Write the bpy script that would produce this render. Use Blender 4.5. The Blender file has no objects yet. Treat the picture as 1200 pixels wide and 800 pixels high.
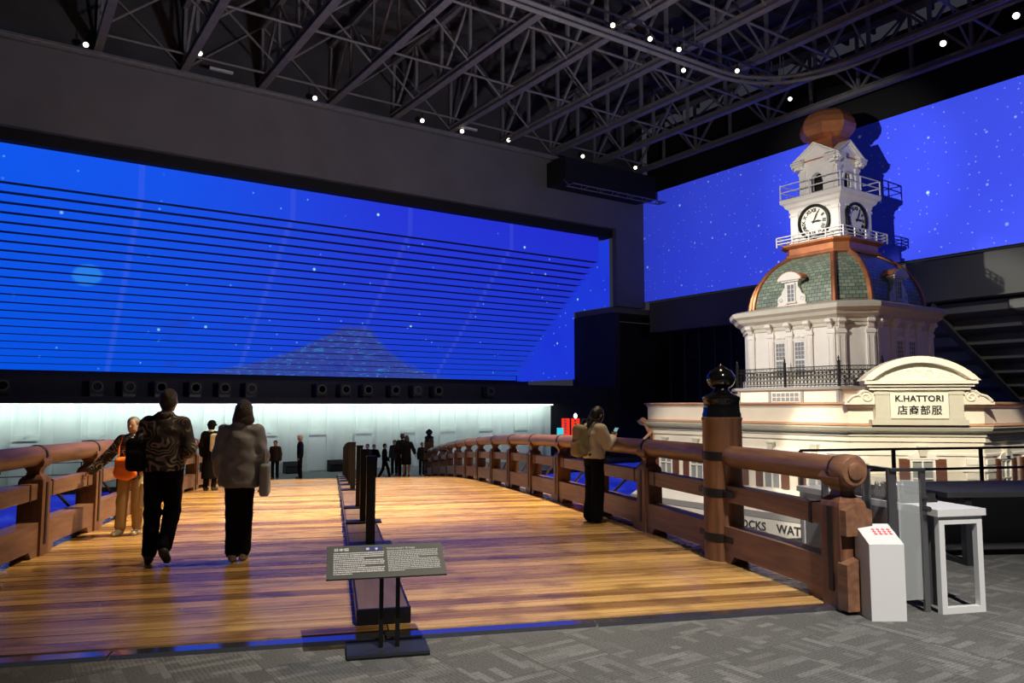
import bpy, math, random
import numpy as np
from mathutils import Vector, Matrix
random.seed(7)
SC = bpy.context.scene
COL = SC.collection
R = math.radians
PI = math.pi
HA = R(21.0)                      # the hall's axes are turned 21 degrees against the bridge
CA, SA = math.cos(HA), math.sin(HA)
def H(v, u, z=0.0):               # hall coordinates (across, along, up) to world
    return Vector((v*CA - u*SA, v*SA + u*CA, z))

# ------------------------------------------------------------------ camera
cam_d = bpy.data.cameras.new('camera')
cam_d.sensor_width = 36.0; cam_d.lens = 27.0
cam_d.clip_start = 0.1; cam_d.clip_end = 300
cam = bpy.data.objects.new('camera', cam_d); COL.objects.link(cam)
cam.location = (0, 0, 1.65)
cam.rotation_euler = (R(90 + 4.76), 0, R(-13.1))
SC.camera = cam
# ------------------------------------------------------------------ view + world
vs = SC.view_settings
vs.view_transform = 'Standard'; vs.look = 'None'; vs.gamma = 1.0; vs.exposure = 0.0
vs.use_curve_mapping = False
W = bpy.data.worlds.new('hall_ambient'); SC.world = W; W.use_nodes = True
bgn = W.node_tree.nodes['Background']
bgn.inputs[0].default_value = (0.75, 0.78, 1.0, 1); bgn.inputs[1].default_value = 0.035

# ------------------------------------------------------------------ lights (theatre spots of the hall and added fill)
def spot(name, loc, aim, watts, angle, col=(1, .86, .66), blend=.6, size=.12):
    l = bpy.data.lights.new(name, 'SPOT'); l.energy = watts; l.spot_size = R(angle); l.spot_blend = blend
    l.color = col; l.shadow_soft_size = size
    o = bpy.data.objects.new(name, l); COL.objects.link(o)
    o.location = loc
    o.rotation_euler = (Vector(aim) - Vector(loc)).to_track_quat('-Z', 'Y').to_euler()
    return o
WARM = (1, .80, .47); NEUT = (1, .93, .82)
spot('deck_spot', (4.7, 12.5, 12.6), (-2.4, 14.0, 0), 21000, 46, WARM, .9)
spot('deck_spot', (5.4, 15.0, 12.6), (2.3, 15.0, -.2), 23000, 48, WARM, .9)
spot('deck_spot', (5.0, 22.0, 12.6), (0.0, 22.5, -.6), 21000, 52, WARM, .9)
spot('deck_spot', (5.0, 28.5, 12.6), (0.4, 29.0, -1.1), 5000, 46, WARM, .9)
spot('deck_spot', (5.2, 9.0, 12.6), (0.4, 8.6, 0), 3400, 46, WARM, .9)
spot('carpet_spot', (3.0, -2.0, 12.0), (3.6, 3.3, 0), 13500, 50, (1, .95, .88), .9)
spot('tower_spot', H(-4, 4.7, 3.5), H(28.4, 18.4, 11.2), 25000, 14.5, NEUT, .7, .10)
spot('tower_spot', H(8.0, 21.5, 12.3), H(26.2, 18.6, 5.4), 15000, 29, NEUT, .4, .14)
spot('facade_spot', H(6.0, 3.0, 13.5), H(24.0, 13.0, -.9), 34000, 20, (1, .88, .66), .2, .12)
spot('facade_spot', H(6.5, 14.5, 13.5), H(22.3, 18.6, -.6), 17000, 27, (1, .88, .70), .5, .12)
def strip_light(name, loc, rot, sx, sy, watts, col):
    l = bpy.data.lights.new(name, 'AREA'); l.shape = 'RECTANGLE'; l.size = sx; l.size_y = sy; l.energy = watts; l.color = col
    o = bpy.data.objects.new(name, l); COL.objects.link(o); o.location = loc; o.rotation_euler = rot
    return o
strip_light('curtain_strip_light', H(6.0, 35.95, 1.62), (R(52), 0, HA), 43.0, .12, 330, (.82, 1, .93))
projector = spot('projector_light', H(-4, 4.7, 3.5), H(34.8, 18.0, 11.8), 64000, 84, (1, 1, 1), .3, .08)
spot('soffit_fill', H(20, 1.0, 12.0), H(39, 15, 4.5), 2600, 34, (1, .96, .9), .8, .2)  # added fill for the dark raked panels, not a fixture of the hall
spot('ceiling_wash', H(12, 6, 4.0), H(14, 30, 17), 6600, 95, (.88, .86, 1), 1.0, .5)

# ------------------------------------------------------------------ materials
MATS = {}
def mat(name, col=(.5, .5, .5), rough=.5, metal=0.0, emit=None, es=1.0, var=0.0, vscale=4.0, bump=0.0, bscale=30.0, spec=.5, alpha=1.0):
    if name in MATS: return MATS[name]
    m = bpy.data.materials.new(name); MATS[name] = m; m.use_nodes = True
    nt = m.node_tree; b = nt.nodes['Principled BSDF']
    b.inputs['Base Color'].default_value = (*col, 1); b.inputs['Roughness'].default_value = rough
    b.inputs['Metallic'].default_value = metal; b.inputs['Specular IOR Level'].default_value = spec
    if alpha < 1: b.inputs['Alpha'].default_value = alpha
    if emit:
        b.inputs['Emission Color'].default_value = (*emit, 1); b.inputs['Emission Strength'].default_value = es
    if var or bump:
        tc = nt.nodes.new('ShaderNodeTexCoord')
    if var:
        n = nt.nodes.new('ShaderNodeTexNoise'); n.inputs['Scale'].default_value = vscale; n.inputs['Detail'].default_value = 4
        nt.links.new(tc.outputs['Object'], n.inputs['Vector'])
        r = nt.nodes.new('ShaderNodeValToRGB')
        r.color_ramp.elements[0].position = .3; r.color_ramp.elements[1].position = .72
        r.color_ramp.elements[0].color = (*[c*(1-var) for c in col], 1)
        r.color_ramp.elements[1].color = (*[min(1, c*(1+var)) for c in col], 1)
        nt.links.new(n.outputs['Fac'], r.inputs['Fac']); nt.links.new(r.outputs['Color'], b.inputs['Base Color'])
    if bump:
        n2 = nt.nodes.new('ShaderNodeTexNoise'); n2.inputs['Scale'].default_value = bscale; n2.inputs['Detail'].default_value = 3
        nt.links.new(tc.outputs['Object'], n2.inputs['Vector'])
        bp = nt.nodes.new('ShaderNodeBump'); bp.inputs['Strength'].default_value = bump; bp.inputs['Distance'].default_value = .02
        nt.links.new(n2.outputs['Fac'], bp.inputs['Height']); nt.links.new(bp.outputs['Normal'], b.inputs['Normal'])
    return m

class N:                                  # tiny node-tree helper
    def __init__(s, name):
        s.m = bpy.data.materials.new(name); MATS[name] = s.m; s.m.use_nodes = True
        s.nt = s.m.node_tree; s.b = s.nt.nodes['Principled BSDF']
    def n(s, t, **kw):
        x = s.nt.nodes.new('ShaderNode' + t)
        for k, v in kw.items(): setattr(x, k, v)
        return x
    def put(s, sock, val):
        if hasattr(val, 'is_output') or isinstance(val, bpy.types.NodeSocket): s.nt.links.new(val, sock)
        else: sock.default_value = val
    def math(s, op, a, b=0.0, c=None, clamp=False):
        x = s.n('Math', operation=op); x.use_clamp = clamp
        s.put(x.inputs[0], a); s.put(x.inputs[1], b)
        if c is not None: s.put(x.inputs[2], c)
        return x.outputs[0]
    def mix(s, fac, a, b):
        x = s.n('Mix', data_type='RGBA'); s.put(x.inputs[0], fac)
        for i, c in ((6, a), (7, b)):
            s.put(x.inputs[i], c if isinstance(c, bpy.types.NodeSocket) else (*c, 1))
        return x.outputs[2]
    def ramp(s, fac, stops):
        x = s.n('ValToRGB'); cr = x.color_ramp
        while len(cr.elements) < len(stops): cr.elements.new(.5)
        for e, (p, c) in zip(cr.elements, stops): e.position = p; e.color = (*c, 1)
        s.put(x.inputs[0], fac); return x.outputs[0]
    def noise(s, vec, scale, detail=4, rough=.5):
        x = s.n('TexNoise'); s.put(x.inputs['Vector'], vec)
        x.inputs['Scale'].default_value = scale; x.inputs['Detail'].default_value = detail; x.inputs['Roughness'].default_value = rough
        return x.outputs['Fac']
    def mapping(s, vec, loc=None, scale=(1, 1, 1)):
        x = s.n('Mapping'); s.put(x.inputs['Vector'], vec)
        if loc is not None: s.put(x.inputs['Location'], loc)
        x.inputs['Scale'].default_value = scale; return x.outputs[0]
    def bump(s, h, strength=.3, dist=.01):
        x = s.n('Bump'); x.inputs['Strength'].default_value = strength; x.inputs['Distance'].default_value = dist
        s.put(x.inputs['Height'], h); s.put(s.b.inputs['Normal'], x.outputs[0])

def wood_plank():
    k = N('deck_wood'); tc = k.n('TexCoord'); oi = k.n('ObjectInfo')
    off = k.n('CombineXYZ'); k.put(off.inputs[0], k.math('MULTIPLY', oi.outputs['Random'], 90.0)); k.put(off.inputs[1], k.math('MULTIPLY', oi.outputs['Random'], 47.0))
    p = k.mapping(tc.outputs['Object'], off.outputs[0], (.26, 7, 7))
    g = k.noise(p, 2.2, 6, .62)
    p2 = k.mapping(tc.outputs['Object'], off.outputs[0], (1.6, 1.6, 1.6))
    kn = k.noise(p2, 1.3, 3)
    base = k.ramp(g, [(.22, (.13, .062, .022)), (.36, (.36, .195, .066)), (.55, (.53, .32, .118)), (.8, (.66, .43, .18))])
    tint = k.ramp(oi.outputs['Random'], [(0, (.42, .35, .30)), (.3, (.80, .74, .68)), (.65, (1.0, 1.0, .95)), (1, (1.3, 1.2, 1.02))])
    mx = k.n('Mix', data_type='RGBA', blend_type='MULTIPLY'); mx.inputs[0].default_value = 1
    k.put(mx.inputs[6], base); k.put(mx.inputs[7], tint)
    dark = k.ramp(kn, [(.3, (.45, .4, .36)), (.5, (1, 1, 1))])
    m2 = k.n('Mix', data_type='RGBA', blend_type='MULTIPLY'); m2.inputs[0].default_value = .8
    k.put(m2.inputs[6], mx.outputs[2]); k.put(m2.inputs[7], dark)
    k.put(k.b.inputs['Base Color'], m2.outputs[2])
    k.put(k.b.inputs['Roughness'], k.math('MULTIPLY_ADD', g, .16, .19))
    k.bump(g, .25, .004)
wood_plank()
def rail_wood(name, c0, c1, axis_scale):
    k = N(name); tc = k.n('TexCoord'); oi = k.n('ObjectInfo')
    off = k.n('CombineXYZ'); k.put(off.inputs[0], k.math('MULTIPLY', oi.outputs['Random'], 31.0)); k.put(off.inputs[1], k.math('MULTIPLY', oi.outputs['Random'], 17.0))
    g = k.noise(k.mapping(tc.outputs['Object'], off.outputs[0], axis_scale), 2.0, 5, .6)
    k.put(k.b.inputs['Base Color'], k.ramp(g, [(.3, c0), (.7, c1)]))
    k.b.inputs['Roughness'].default_value = .42
    k.bump(g, .2, .004)
rail_wood('rail_wood', (.115, .052, .029), (.235, .114, .063), (9, .8, 9))
rail_wood('post_wood', (.085, .035, .019), (.195, .084, .042), (9, 9, .8))
rail_wood('strip_wood', (.085, .05, .045), (.15, .095, .08), (8, .6, 8))

def carpet():
    k = N('carpet'); tc = k.n('TexCoord'); oi = k.n('ObjectInfo')
    off = k.n('CombineXYZ')
    k.put(off.inputs[0], k.math('MULTIPLY', oi.outputs['Random'], 53.0)); k.put(off.inputs[1], k.math('MULTIPLY', oi.outputs['Random'], 29.0))
    p = k.mapping(tc.outputs['Object'], off.outputs[0])
    br = k.n('TexBrick'); k.put(br.inputs['Vector'], p); br.offset = .5
    br.inputs['Scale'].default_value = 1.0; br.inputs['Brick Width'].default_value = .25; br.inputs['Row Height'].default_value = .0625; br.inputs['Bias'].default_value = -.5
    br.inputs['Mortar Size'].default_value = .002
    br.inputs['Color1'].default_value = (.100, .098, .094, 1); br.inputs['Color2'].default_value = (.235, .23, .222, 1); br.inputs['Mortar'].default_value = (.10, .10, .10, 1)
    wv = k.n('TexWave'); k.put(wv.inputs['Vector'], p); wv.inputs['Scale'].default_value = 11; wv.inputs['Distortion'].default_value = 1.5; wv.inputs['Detail'].default_value = 2
    fn = k.noise(p, 70, 3, .75)
    w2 = k.math('MULTIPLY_ADD', wv.outputs['Fac'], .28, k.math('MULTIPLY_ADD', fn, 2.2, -.38))
    mx = k.n('Mix', data_type='RGBA', blend_type='MULTIPLY'); mx.inputs[0].default_value = 1
    k.put(mx.inputs[6], br.outputs['Color']); k.put(mx.inputs[7], k.ramp(w2, [(0, (0, 0, 0)), (1, (1, 1, 1))]))
    tn = k.n('Mix', data_type='RGBA', blend_type='MULTIPLY'); tn.inputs[0].default_value = 1
    k.put(tn.inputs[6], mx.outputs[2]); k.put(tn.inputs[7], k.ramp(oi.outputs['Random'], [(0, (.92, .92, .92)), (1, (1.1, 1.1, 1.1))]))
    k.put(k.b.inputs['Base Color'], tn.outputs[2]); k.b.inputs['Roughness'].default_value = .95
    k.b.inputs['Specular IOR Level'].default_value = .1
    k.bump(fn, .5, .006)
carpet()

def night_sky(name, kind):
    """the projected night picture; hall coordinates of the screen itself"""
    k = N(name); tc = k.n('TexCoord'); sx = k.n('SeparateXYZ'); k.put(sx.inputs[0], tc.outputs['Object'])
    v, u, z = sx.outputs
    b = k.b; b.inputs['Base Color'].default_value = (.02, .02, .03, 1); b.inputs['Roughness'].default_value = .8
    if kind == 'left':
        hx = v
        col = k.ramp(k.math('MULTIPLY_ADD', v, 1/34.0, .06), [(0, (.0, .095, .86)), (.25, (.0, .075, .80)), (.55, (.012, .030, .66)), (1, (.014, .022, .60))])
        low = k.math('MULTIPLY_ADD', z, -1/9.0, 12.3/9.0, clamp=True)
        col = k.mix(k.math('MULTIPLY', low, .45), col, (.0, .075, .62))
        # mountain silhouette with streaky snow, peak near v = 17.8
        dv0 = k.math('SUBTRACT', v, 17.8); ad = k.math('ABSOLUTE', dv0)
        jag = k.math('MULTIPLY', k.noise(k.mapping(tc.outputs['Object'], None, (1, 0, 0)), 1.6, 3), .5)
        hgt = k.math('ADD', 2.9, k.math('MULTIPLY', k.math('POWER', 2.718, k.math('MULTIPLY', ad, -.22)), 4.2))
        hgt = k.math('MINIMUM', hgt, k.math('ADD', 6.15, jag))
        inm = k.math('MULTIPLY', k.math('SUBTRACT', hgt, z), 4.0, clamp=True)
        col = k.mix(k.math('MULTIPLY', inm, .72), col, (.040, .055, .21))
        snow = k.noise(k.mapping(tc.outputs['Object'], None, (2.2, 1, 9.0)), 1.0, 7, .75)
        sn = k.math('MULTIPLY', k.math('MULTIPLY_ADD', snow, 14.0, -7.7, clamp=True), inm)
        col = k.mix(k.math('MULTIPLY', sn, .6), col, (.03, .32, .70))
        for sv in (-3.5, 5.1, 11.9, 18.3, 24.9):
            sm = k.math('MULTIPLY_ADD', k.math('ABSOLUTE', k.math('SUBTRACT', v, sv)), -9.0, 1.6, clamp=True)
            col = k.mix(k.math('MULTIPLY', sm, .10), col, (.16, .22, .85))
        # clouds / trees
        cl = k.noise(k.mapping(tc.outputs['Object'], None, (.30, .3, .75)), 1.0, 4, .55)
        cl = k.math('MULTIPLY_ADD', cl, 7.0, -4.2, clamp=True)
        cl = k.math('MULTIPLY', cl, k.math('MULTIPLY_ADD', z, -1/4.0, 8.6/4.0, clamp=True))
        col = k.mix(k.math('MULTIPLY', cl, .55), col, (.015, .030, .34))
        # moon
        dv = k.math('SUBTRACT', v, 3.5); dz = k.math('SUBTRACT', z, 7.75)
        rr = k.math('SQRT', k.math('ADD', k.math('MULTIPLY', dv, dv), k.math('MULTIPLY', k.math('MULTIPLY', dz, dz), 2.2)))
        mn = k.math('MULTIPLY_ADD', rr, -6.0, 4.2, clamp=True)
        col = k.mix(k.math('MULTIPLY', mn, .55), col, (.03, .30, .85))
    elif kind == 'side':
        hx = u
        col = k.mix(k.noise(tc.outputs['Object'], .35, 3), (.010, .050, .70), (.012, .024, .62))
    else:
        hx = u
        col = k.mix(k.noise(tc.outputs['Object'], .12, 3), (.022, .050, .80), (.050, .085, .84))
        col = k.mix(k.math('MULTIPLY_ADD', u, 1/30.0, -.1, clamp=True), k.mix(.35, col, (.11, .15, .84)), col)
    # stars
    pv = k.n('CombineXYZ'); k.put(pv.inputs[0], hx); k.put(pv.inputs[1], z); pv.inputs[2].default_value = 3.7
    def stars(scale, rad, dens, colr, col):
        vo = k.n('TexVoronoi'); k.put(vo.inputs['Vector'], pv.outputs[0]); vo.inputs['Scale'].default_value = scale; vo.voronoi_dimensions = '2D'
        sp = k.n('SeparateColor'); k.put(sp.inputs[0], vo.outputs['Color'])
        on = k.math('GREATER_THAN', sp.outputs[0], 1 - dens)
        br = k.math('MULTIPLY_ADD', vo.outputs['Distance'], -1.6/rad, 1.6, clamp=True)
        f = k.math('MULTIPLY', k.math('MULTIPLY', on, br), k.math('MULTIPLY_ADD', sp.outputs[1], .7, .3))
        return k.mix(f, col, colr)
    if kind == 'right':
        col = stars(2.3, .10, .40, (.30, .38, 1.0), col)
        col = stars(.85, .06, .22, (.40, .62, 1.0), col)
        col = stars(.33, .032, .25, (.55, .95, 1.0), col)
    else:
        dens = .10 if kind == 'left' else .3
        col = stars(1.5, .09, dens, (.12, .42, .95), col)
        col = stars(.42, .040, .17 if kind == 'left' else .3, (.45, 1.0, .95), col)
    k.put(b.inputs['Emission Color'], col); b.inputs['Emission Strength'].default_value = 1.0
    if kind == 'right':                # a reflective screen, lit by the projector
        k.put(b.inputs['Base Color'], col); b.inputs['Emission Strength'].default_value = .05; b.inputs['Specular IOR Level'].default_value = 0.1
night_sky('night_left', 'left'); night_sky('night_side', 'side'); night_sky('night_right', 'right')
def blue_spill():  # rippled blue light painted as emission
    k = N('blue_spill_glow'); tc = k.n('TexCoord')
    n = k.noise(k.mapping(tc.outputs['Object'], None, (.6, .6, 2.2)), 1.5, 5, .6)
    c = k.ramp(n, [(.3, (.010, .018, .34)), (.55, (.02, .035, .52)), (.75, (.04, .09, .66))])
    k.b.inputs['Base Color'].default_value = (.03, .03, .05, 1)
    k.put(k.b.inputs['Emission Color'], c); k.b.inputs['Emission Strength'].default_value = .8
blue_spill()
def slates():
    k = N('slate_tiles'); tc = k.n('TexCoord')
    br = k.n('TexBrick'); br.offset = .5
    uv = k.n('UVMap'); k.put(br.inputs['Vector'], uv.outputs[0])
    br.inputs['Scale'].default_value = 1; br.inputs['Brick Width'].default_value = .24; br.inputs['Row Height'].default_value = .15
    br.inputs['Mortar Size'].default_value = .012
    br.inputs['Color1'].default_value = (.15, .20, .16, 1); br.inputs['Color2'].default_value = (.30, .36, .27, 1); br.inputs['Mortar'].default_value = (.035, .06, .06, 1)
    k.put(k.b.inputs['Base Color'], br.outputs['Color']); k.b.inputs['Roughness'].default_value = .45
    k.bump(br.outputs['Fac'], -.6, .02)
slates()
def pattern(name, base, c2, scale, thr=.5, dist=4.0):
    k = N(name); tc = k.n('TexCoord')
    nn = k.noise(tc.outputs['Object'], scale*.55, 1.5)
    w = k.math('PINGPONG', k.math('MULTIPLY', nn, dist*4.0), .5)
    n = k.noise(tc.outputs['Object'], scale*.8, 2)
    f = k.math('MULTIPLY', k.math('MULTIPLY_ADD', w, 9, -9*thr*.5, clamp=True), k.math('MULTIPLY_ADD', n, 6, -2.4, clamp=True))
    k.put(k.b.inputs['Base Color'], k.mix(f, base, c2)); k.b.inputs['Roughness'].default_value = .75
pattern('shirt_swirl', (.030, .019, .015), (.36, .28, .22), 7.0, .55)
pattern('blouse_print', (.020, .019, .024), (.62, .58, .56), 9.0, .6)
# plain materials
mat('black_metal', (.012, .012, .014), .35, .6)
mat('iron', (.015, .014, .014), .45, .5)
mat('gloss_black', (.006, .005, .005), .12, .3, spec=.8)
mat('matte_black', (.006, .006, .007), .85)
mat('dark_grey', (.035, .035, .037), .7, var=.2)
mat('wall_grey', (.155, .148, .150), .8, var=.10, vscale=.6)
mat('truss_steel', (.20, .19, .195), .6, .0, var=.15)
mat('roof_dark', (.055, .052, .056), .9, var=.3, vscale=.5)
mat('navy_wall', (.03, .03, .045), .8)
mat('slat_back', (.05, .06, .16), .7)
mat('cream', (.80, .755, .66), .62, var=.05, vscale=1.5)
mat('cream_white', (.82, .80, .75), .6, var=.05, vscale=2)
mat('sign_white', (.84, .83, .74), .5)
mat('pilaster_grey', (.60, .585, .50), .6, var=.04)
mat('copper', (.50, .195, .085), .38, .65, var=.18, vscale=2.5)
mat('copper_trim', (.62, .33, .20), .5, .1)
mat('grey_moulding', (.30, .30, .29), .6)
mat('shutter', (.13, .045, .022), .55)
mat('shop_glass', (.25, .27, .28), .1, spec=.8)
mat('dark_glass', (.02, .022, .028), .08, spec=.8)
mat('letter_black', (.008, .008, .010), .6)
mat('white_paint', (.58, .58, .58), .45)
mat('rail_white', (.75, .75, .76), .45)
mat('steel', (.30, .30, .31), .32, .9)
mat('thresh', (.55, .55, .6), .13, .95)
mat('dark_metal', (.05, .05, .055), .4, .5)
mat('panel_grey', (.045, .047, .045), .55)
mat('panel_text', (.42, .43, .42), .6)
mat('panel_blue', (.015, .02, .16), .5)
mat('stand_grey', (.028, .032, .036), .38, .3)
mat('curtain', (.80, .86, .83), .8)
mat('curtain_frame', (.88, .93, .91), .6)
mat('floor_far', (.16, .165, .165), .55)
mat('floor_low', (.03, .03, .05), .35)
mat('lamp_glow', (.9, .9, .8), .5, emit=(1, .93, .75), es=4)
mat('strip_glow', (.9, .95, .9), .5, emit=(.9, 1, .96), es=2.2)
mat('red_glow', (.5, .03, .02), .5, emit=(.9, .035, .015), es=1.0)
mat('cyan_glow', (.1, .5, .6), .5, emit=(.05, .62, .75), es=1.0)
mat('red_print', (.65, .05, .06), .6)
mat('skin', (.50, .29, .20), .55)
mat('hair_dark', (.018, .012, .010), .5)
mat('hair_brown', (.050, .030, .022), .45, var=.6, vscale=60, bump=.8, bscale=90)
mat('hair_grey', (.11, .095, .085), .55)
mat('trouser_black', (.006, .006, .008), .9, spec=.1)
mat('jacket_grey', (.24, .225, .24), .5, bump=.5, bscale=9)
mat('khaki', (.42, .28, .14), .8)
mat('orange_cloth', (.85, .17, .012), .6)
mat('black_cloth', (.007, .007, .009), .9, spec=.1)
mat('navy_cloth', (.008, .011, .025), .9, spec=.1)
mat('white_cloth', (.66, .60, .48), .8)
mat('beige_cloth', (.68, .60, .49), .8)
mat('brown_cloth', (.04, .026, .02), .9, spec=.1)
mat('grey_cloth', (.04, .04, .044), .9, spec=.1)
mat('olive_bag', (.30, .25, .15), .75)
mat('bag_clear', (.30, .31, .32), .3)
mat('shoe_dark', (.03, .027, .025), .6)
mat('shoe_light', (.45, .40, .32), .7)
mat('sole', (.30, .27, .22), .8)
mat('eye_dark', (.01, .008, .008), .3)
mat('lip', (.30, .10, .085), .5)
mat('phone', (.25, .45, .50), .3, emit=(.25, .55, .65), es=.5)
mat('bulkhead', (.15, .155, .145), .7, var=.08, vscale=.4)
mat('soffit', (.26, .27, .25), .7, var=.08, vscale=.4)
mat('dim_glass', (.012, .013, .016), .6, spec=.1)
mat('cone_grey', (.13, .13, .14), .6)
k = N('clear_glass'); k.b.inputs['Base Color'].default_value = (.85, .9, .9, 1); k.b.inputs['Roughness'].default_value = .03
k.b.inputs['Alpha'].default_value = .16; k.b.inputs['Specular IOR Level'].default_value = .5

# ------------------------------------------------------------------ mesh helpers
class MB:
    def __init__(s): s.v = []; s.f = []; s.mi = []; s.cur = 0
    def add(s, vs_, fs):
        o = len(s.v); s.v += [tuple(p) for p in vs_]
        for f in fs: s.f.append(tuple(i + o for i in f)); s.mi.append(s.cur)
        return s
    def box(s, x0, x1, y0, y1, z0, z1):
        return s.add([(x0,y0,z0),(x1,y0,z0),(x1,y1,z0),(x0,y1,z0),(x0,y0,z1),(x1,y0,z1),(x1,y1,z1),(x0,y1,z1)],
                     [(0,3,2,1),(4,5,6,7),(0,1,5,4),(1,2,6,5),(2,3,7,6),(3,0,4,7)])
    def bar(s, a, b, w, h, up=(0, 0, 1)):
        a, b = Vector(a), Vector(b); d = (b - a).normalized(); up = Vector(up)
        if abs(d.dot(up)) > .98: up = Vector((0, 1, 0))
        x = d.cross(up).normalized()*w/2; y = x.normalized().cross(d).normalized()*h/2
        p = [a-x-y, a+x-y, a+x+y, a-x+y, b-x-y, b+x-y, b+x+y, b-x+y]
        return s.add(p, [(0,3,2,1),(4,5,6,7),(0,1,5,4),(1,2,6,5),(2,3,7,6),(3,0,4,7)])
    def tube(s, pts, r, n=8, closed=False):
        pts = [Vector(p) for p in pts]; m = len(pts); rs = r if isinstance(r, (list, tuple)) else [r]*m
        rings = []; prev = None
        for i, p in enumerate(pts):
            if closed: d = pts[(i+1) % m] - pts[i-1]
            else: d = pts[min(i+1, m-1)] - pts[max(i-1, 0)]
            d.normalize()
            if prev is None:
                up = Vector((0,0,1)) if abs(d.z) < .9 else Vector((0,1,0)); x = d.cross(up).normalized()
            else: x = (prev - d*prev.dot(d)).normalized()
            prev = x; y = d.cross(x)
            rings.append([p + (x*math.cos(2*PI*j/n) + y*math.sin(2*PI*j/n))*rs[i] for j in range(n)])
        o = len(s.v)
        for rg in rings: s.v += [tuple(q) for q in rg]
        for i in range(m if closed else m-1):
            a_ = o + i*n; b_ = o + ((i+1) % m)*n
            for j in range(n): s.f.append((a_+j, a_+(j+1) % n, b_+(j+1) % n, b_+j)); s.mi.append(s.cur)
        if not closed:
            s.f.append(tuple(o + j for j in range(n-1, -1, -1))); s.mi.append(s.cur)
            s.f.append(tuple(o + (m-1)*n + j for j in range(n))); s.mi.append(s.cur)
        return s
    def lathe(s, prof, n=16, c=(0, 0, 0), axis='z', rot=0.0):
        o = len(s.v); m = len(prof)
        for r, z in prof:
            for j in range(n):
                a = 2*PI*j/n + rot; x, y = r*math.cos(a), r*math.sin(a)
                p = (x, y, z) if axis == 'z' else ((x, z, y) if axis == 'y' else (z, x, y))
                s.v.append((p[0]+c[0], p[1]+c[1], p[2]+c[2]))
        for i in range(m-1):
            for j in range(n):
                s.f.append((o+i*n+j, o+i*n+(j+1) % n, o+(i+1)*n+(j+1) % n, o+(i+1)*n+j)); s.mi.append(s.cur)
        s.f.append(tuple(o+j for j in range(n-1, -1, -1))); s.mi.append(s.cur)
        s.f.append(tuple(o+(m-1)*n+j for j in range(n))); s.mi.append(s.cur)
        return s
    def prism(s, poly, axis, d0, d1):
        """poly = list of 2d points; axis x: (y,z); axis y: (x,z); axis z: (x,y)"""
        def p3(p, d):
            return (d, p[0], p[1]) if axis == 'x' else ((p[0], d, p[1]) if axis == 'y' else (p[0], p[1], d))
        n = len(poly); o = len(s.v)
        s.v += [p3(p, d0) for p in poly] + [p3(p, d1) for p in poly]
        s.f.append(tuple(o+i for i in range(n-1, -1, -1))); s.mi.append(s.cur)
        s.f.append(tuple(o+n+i for i in range(n))); s.mi.append(s.cur)
        for i in range(n): s.f.append((o+i, o+(i+1) % n, o+n+(i+1) % n, o+n+i)); s.mi.append(s.cur)
        return s
    def rings(s, rs, cap=True):
        """list of rings with equal counts of 3d points"""
        n = len(rs[0]); o = len(s.v)
        for r in rs: s.v += [tuple(p) for p in r]
        for i in range(len(rs)-1):
            for j in range(n): s.f.append((o+i*n+j, o+i*n+(j+1) % n, o+(i+1)*n+(j+1) % n, o+(i+1)*n+j)); s.mi.append(s.cur)
        if cap:
            s.f.append(tuple(o+j for j in range(n-1, -1, -1))); s.mi.append(s.cur)
            s.f.append(tuple(o+(len(rs)-1)*n+j for j in range(n))); s.mi.append(s.cur)
        return s
    def mesh(s, name, mats, smooth=False, fix=True):
        me = bpy.data.meshes.new(name); me.from_pydata(s.v, [], s.f)
        for m in (mats if isinstance(mats, (list, tuple)) else [mats]): me.materials.append(MATS[m])
        if max(s.mi, default=0): me.polygons.foreach_set('material_index', s.mi)
        if smooth:
            me.polygons.foreach_set('use_smooth', [True]*len(me.polygons))
        if fix:
            import bmesh
            b = bmesh.new(); b.from_mesh(me); bmesh.ops.recalc_face_normals(b, faces=b.faces); b.to_mesh(me); b.free()
        if smooth:
            try: me.set_sharp_from_angle(angle=R(40))
            except Exception: pass
        me.update(); return me
    def build(s, name, mats, parent=None, loc=(0, 0, 0), rot=(0, 0, 0), smooth=False):
        return link(name, s.mesh(name, mats, smooth), parent, loc, rot)

def link(name, me, parent=None, loc=(0, 0, 0), rot=(0, 0, 0)):
    o = bpy.data.objects.new(name, me); COL.objects.link(o)
    o.location = loc; o.rotation_euler = rot
    if parent is not None: o.parent = parent
    return o
def tag(o, label, cat, group=None):
    o['label'] = label; o['category'] = cat
    if group: o['group'] = group
    return o
def thing(name, label, cat, loc=(0, 0, 0), rz=0.0, group=None):
    o = bpy.data.objects.new(name, None); COL.objects.link(o)
    o.empty_display_size = .2; o.location = loc; o.rotation_euler = (0, 0, rz)
    return tag(o, label, cat, group)
def struct(o):
    o['kind'] = 'structure'; return o
def sub(o, label):
    o['label'] = label; return o
def text_mesh(body, size, depth, matname, align='CENTER', spacing=1.0, bold=0.0):
    c = bpy.data.curves.new('lettering', 'FONT'); c.body = body; c.size = size; c.extrude = depth
    c.align_x = align; c.align_y = 'CENTER'; c.space_character = spacing; c.offset = bold; c.resolution_u = 3
    t = bpy.data.objects.new('lettering_tmp', c); COL.objects.link(t)
    bpy.context.view_layer.update()
    me = bpy.data.meshes.new_from_object(t.evaluated_get(bpy.context.evaluated_depsgraph_get()))
    bpy.data.objects.remove(t); bpy.data.curves.remove(c)
    me.materials.clear(); me.materials.append(MATS[matname]); return me
def octagon(a, c, z):
    return [(-a, -a+c, z), (-a+c, -a, z), (a-c, -a, z), (a, -a+c, z), (a, a-c, z), (a-c, a, z), (-a+c, a, z), (-a, a-c, z)]
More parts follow.
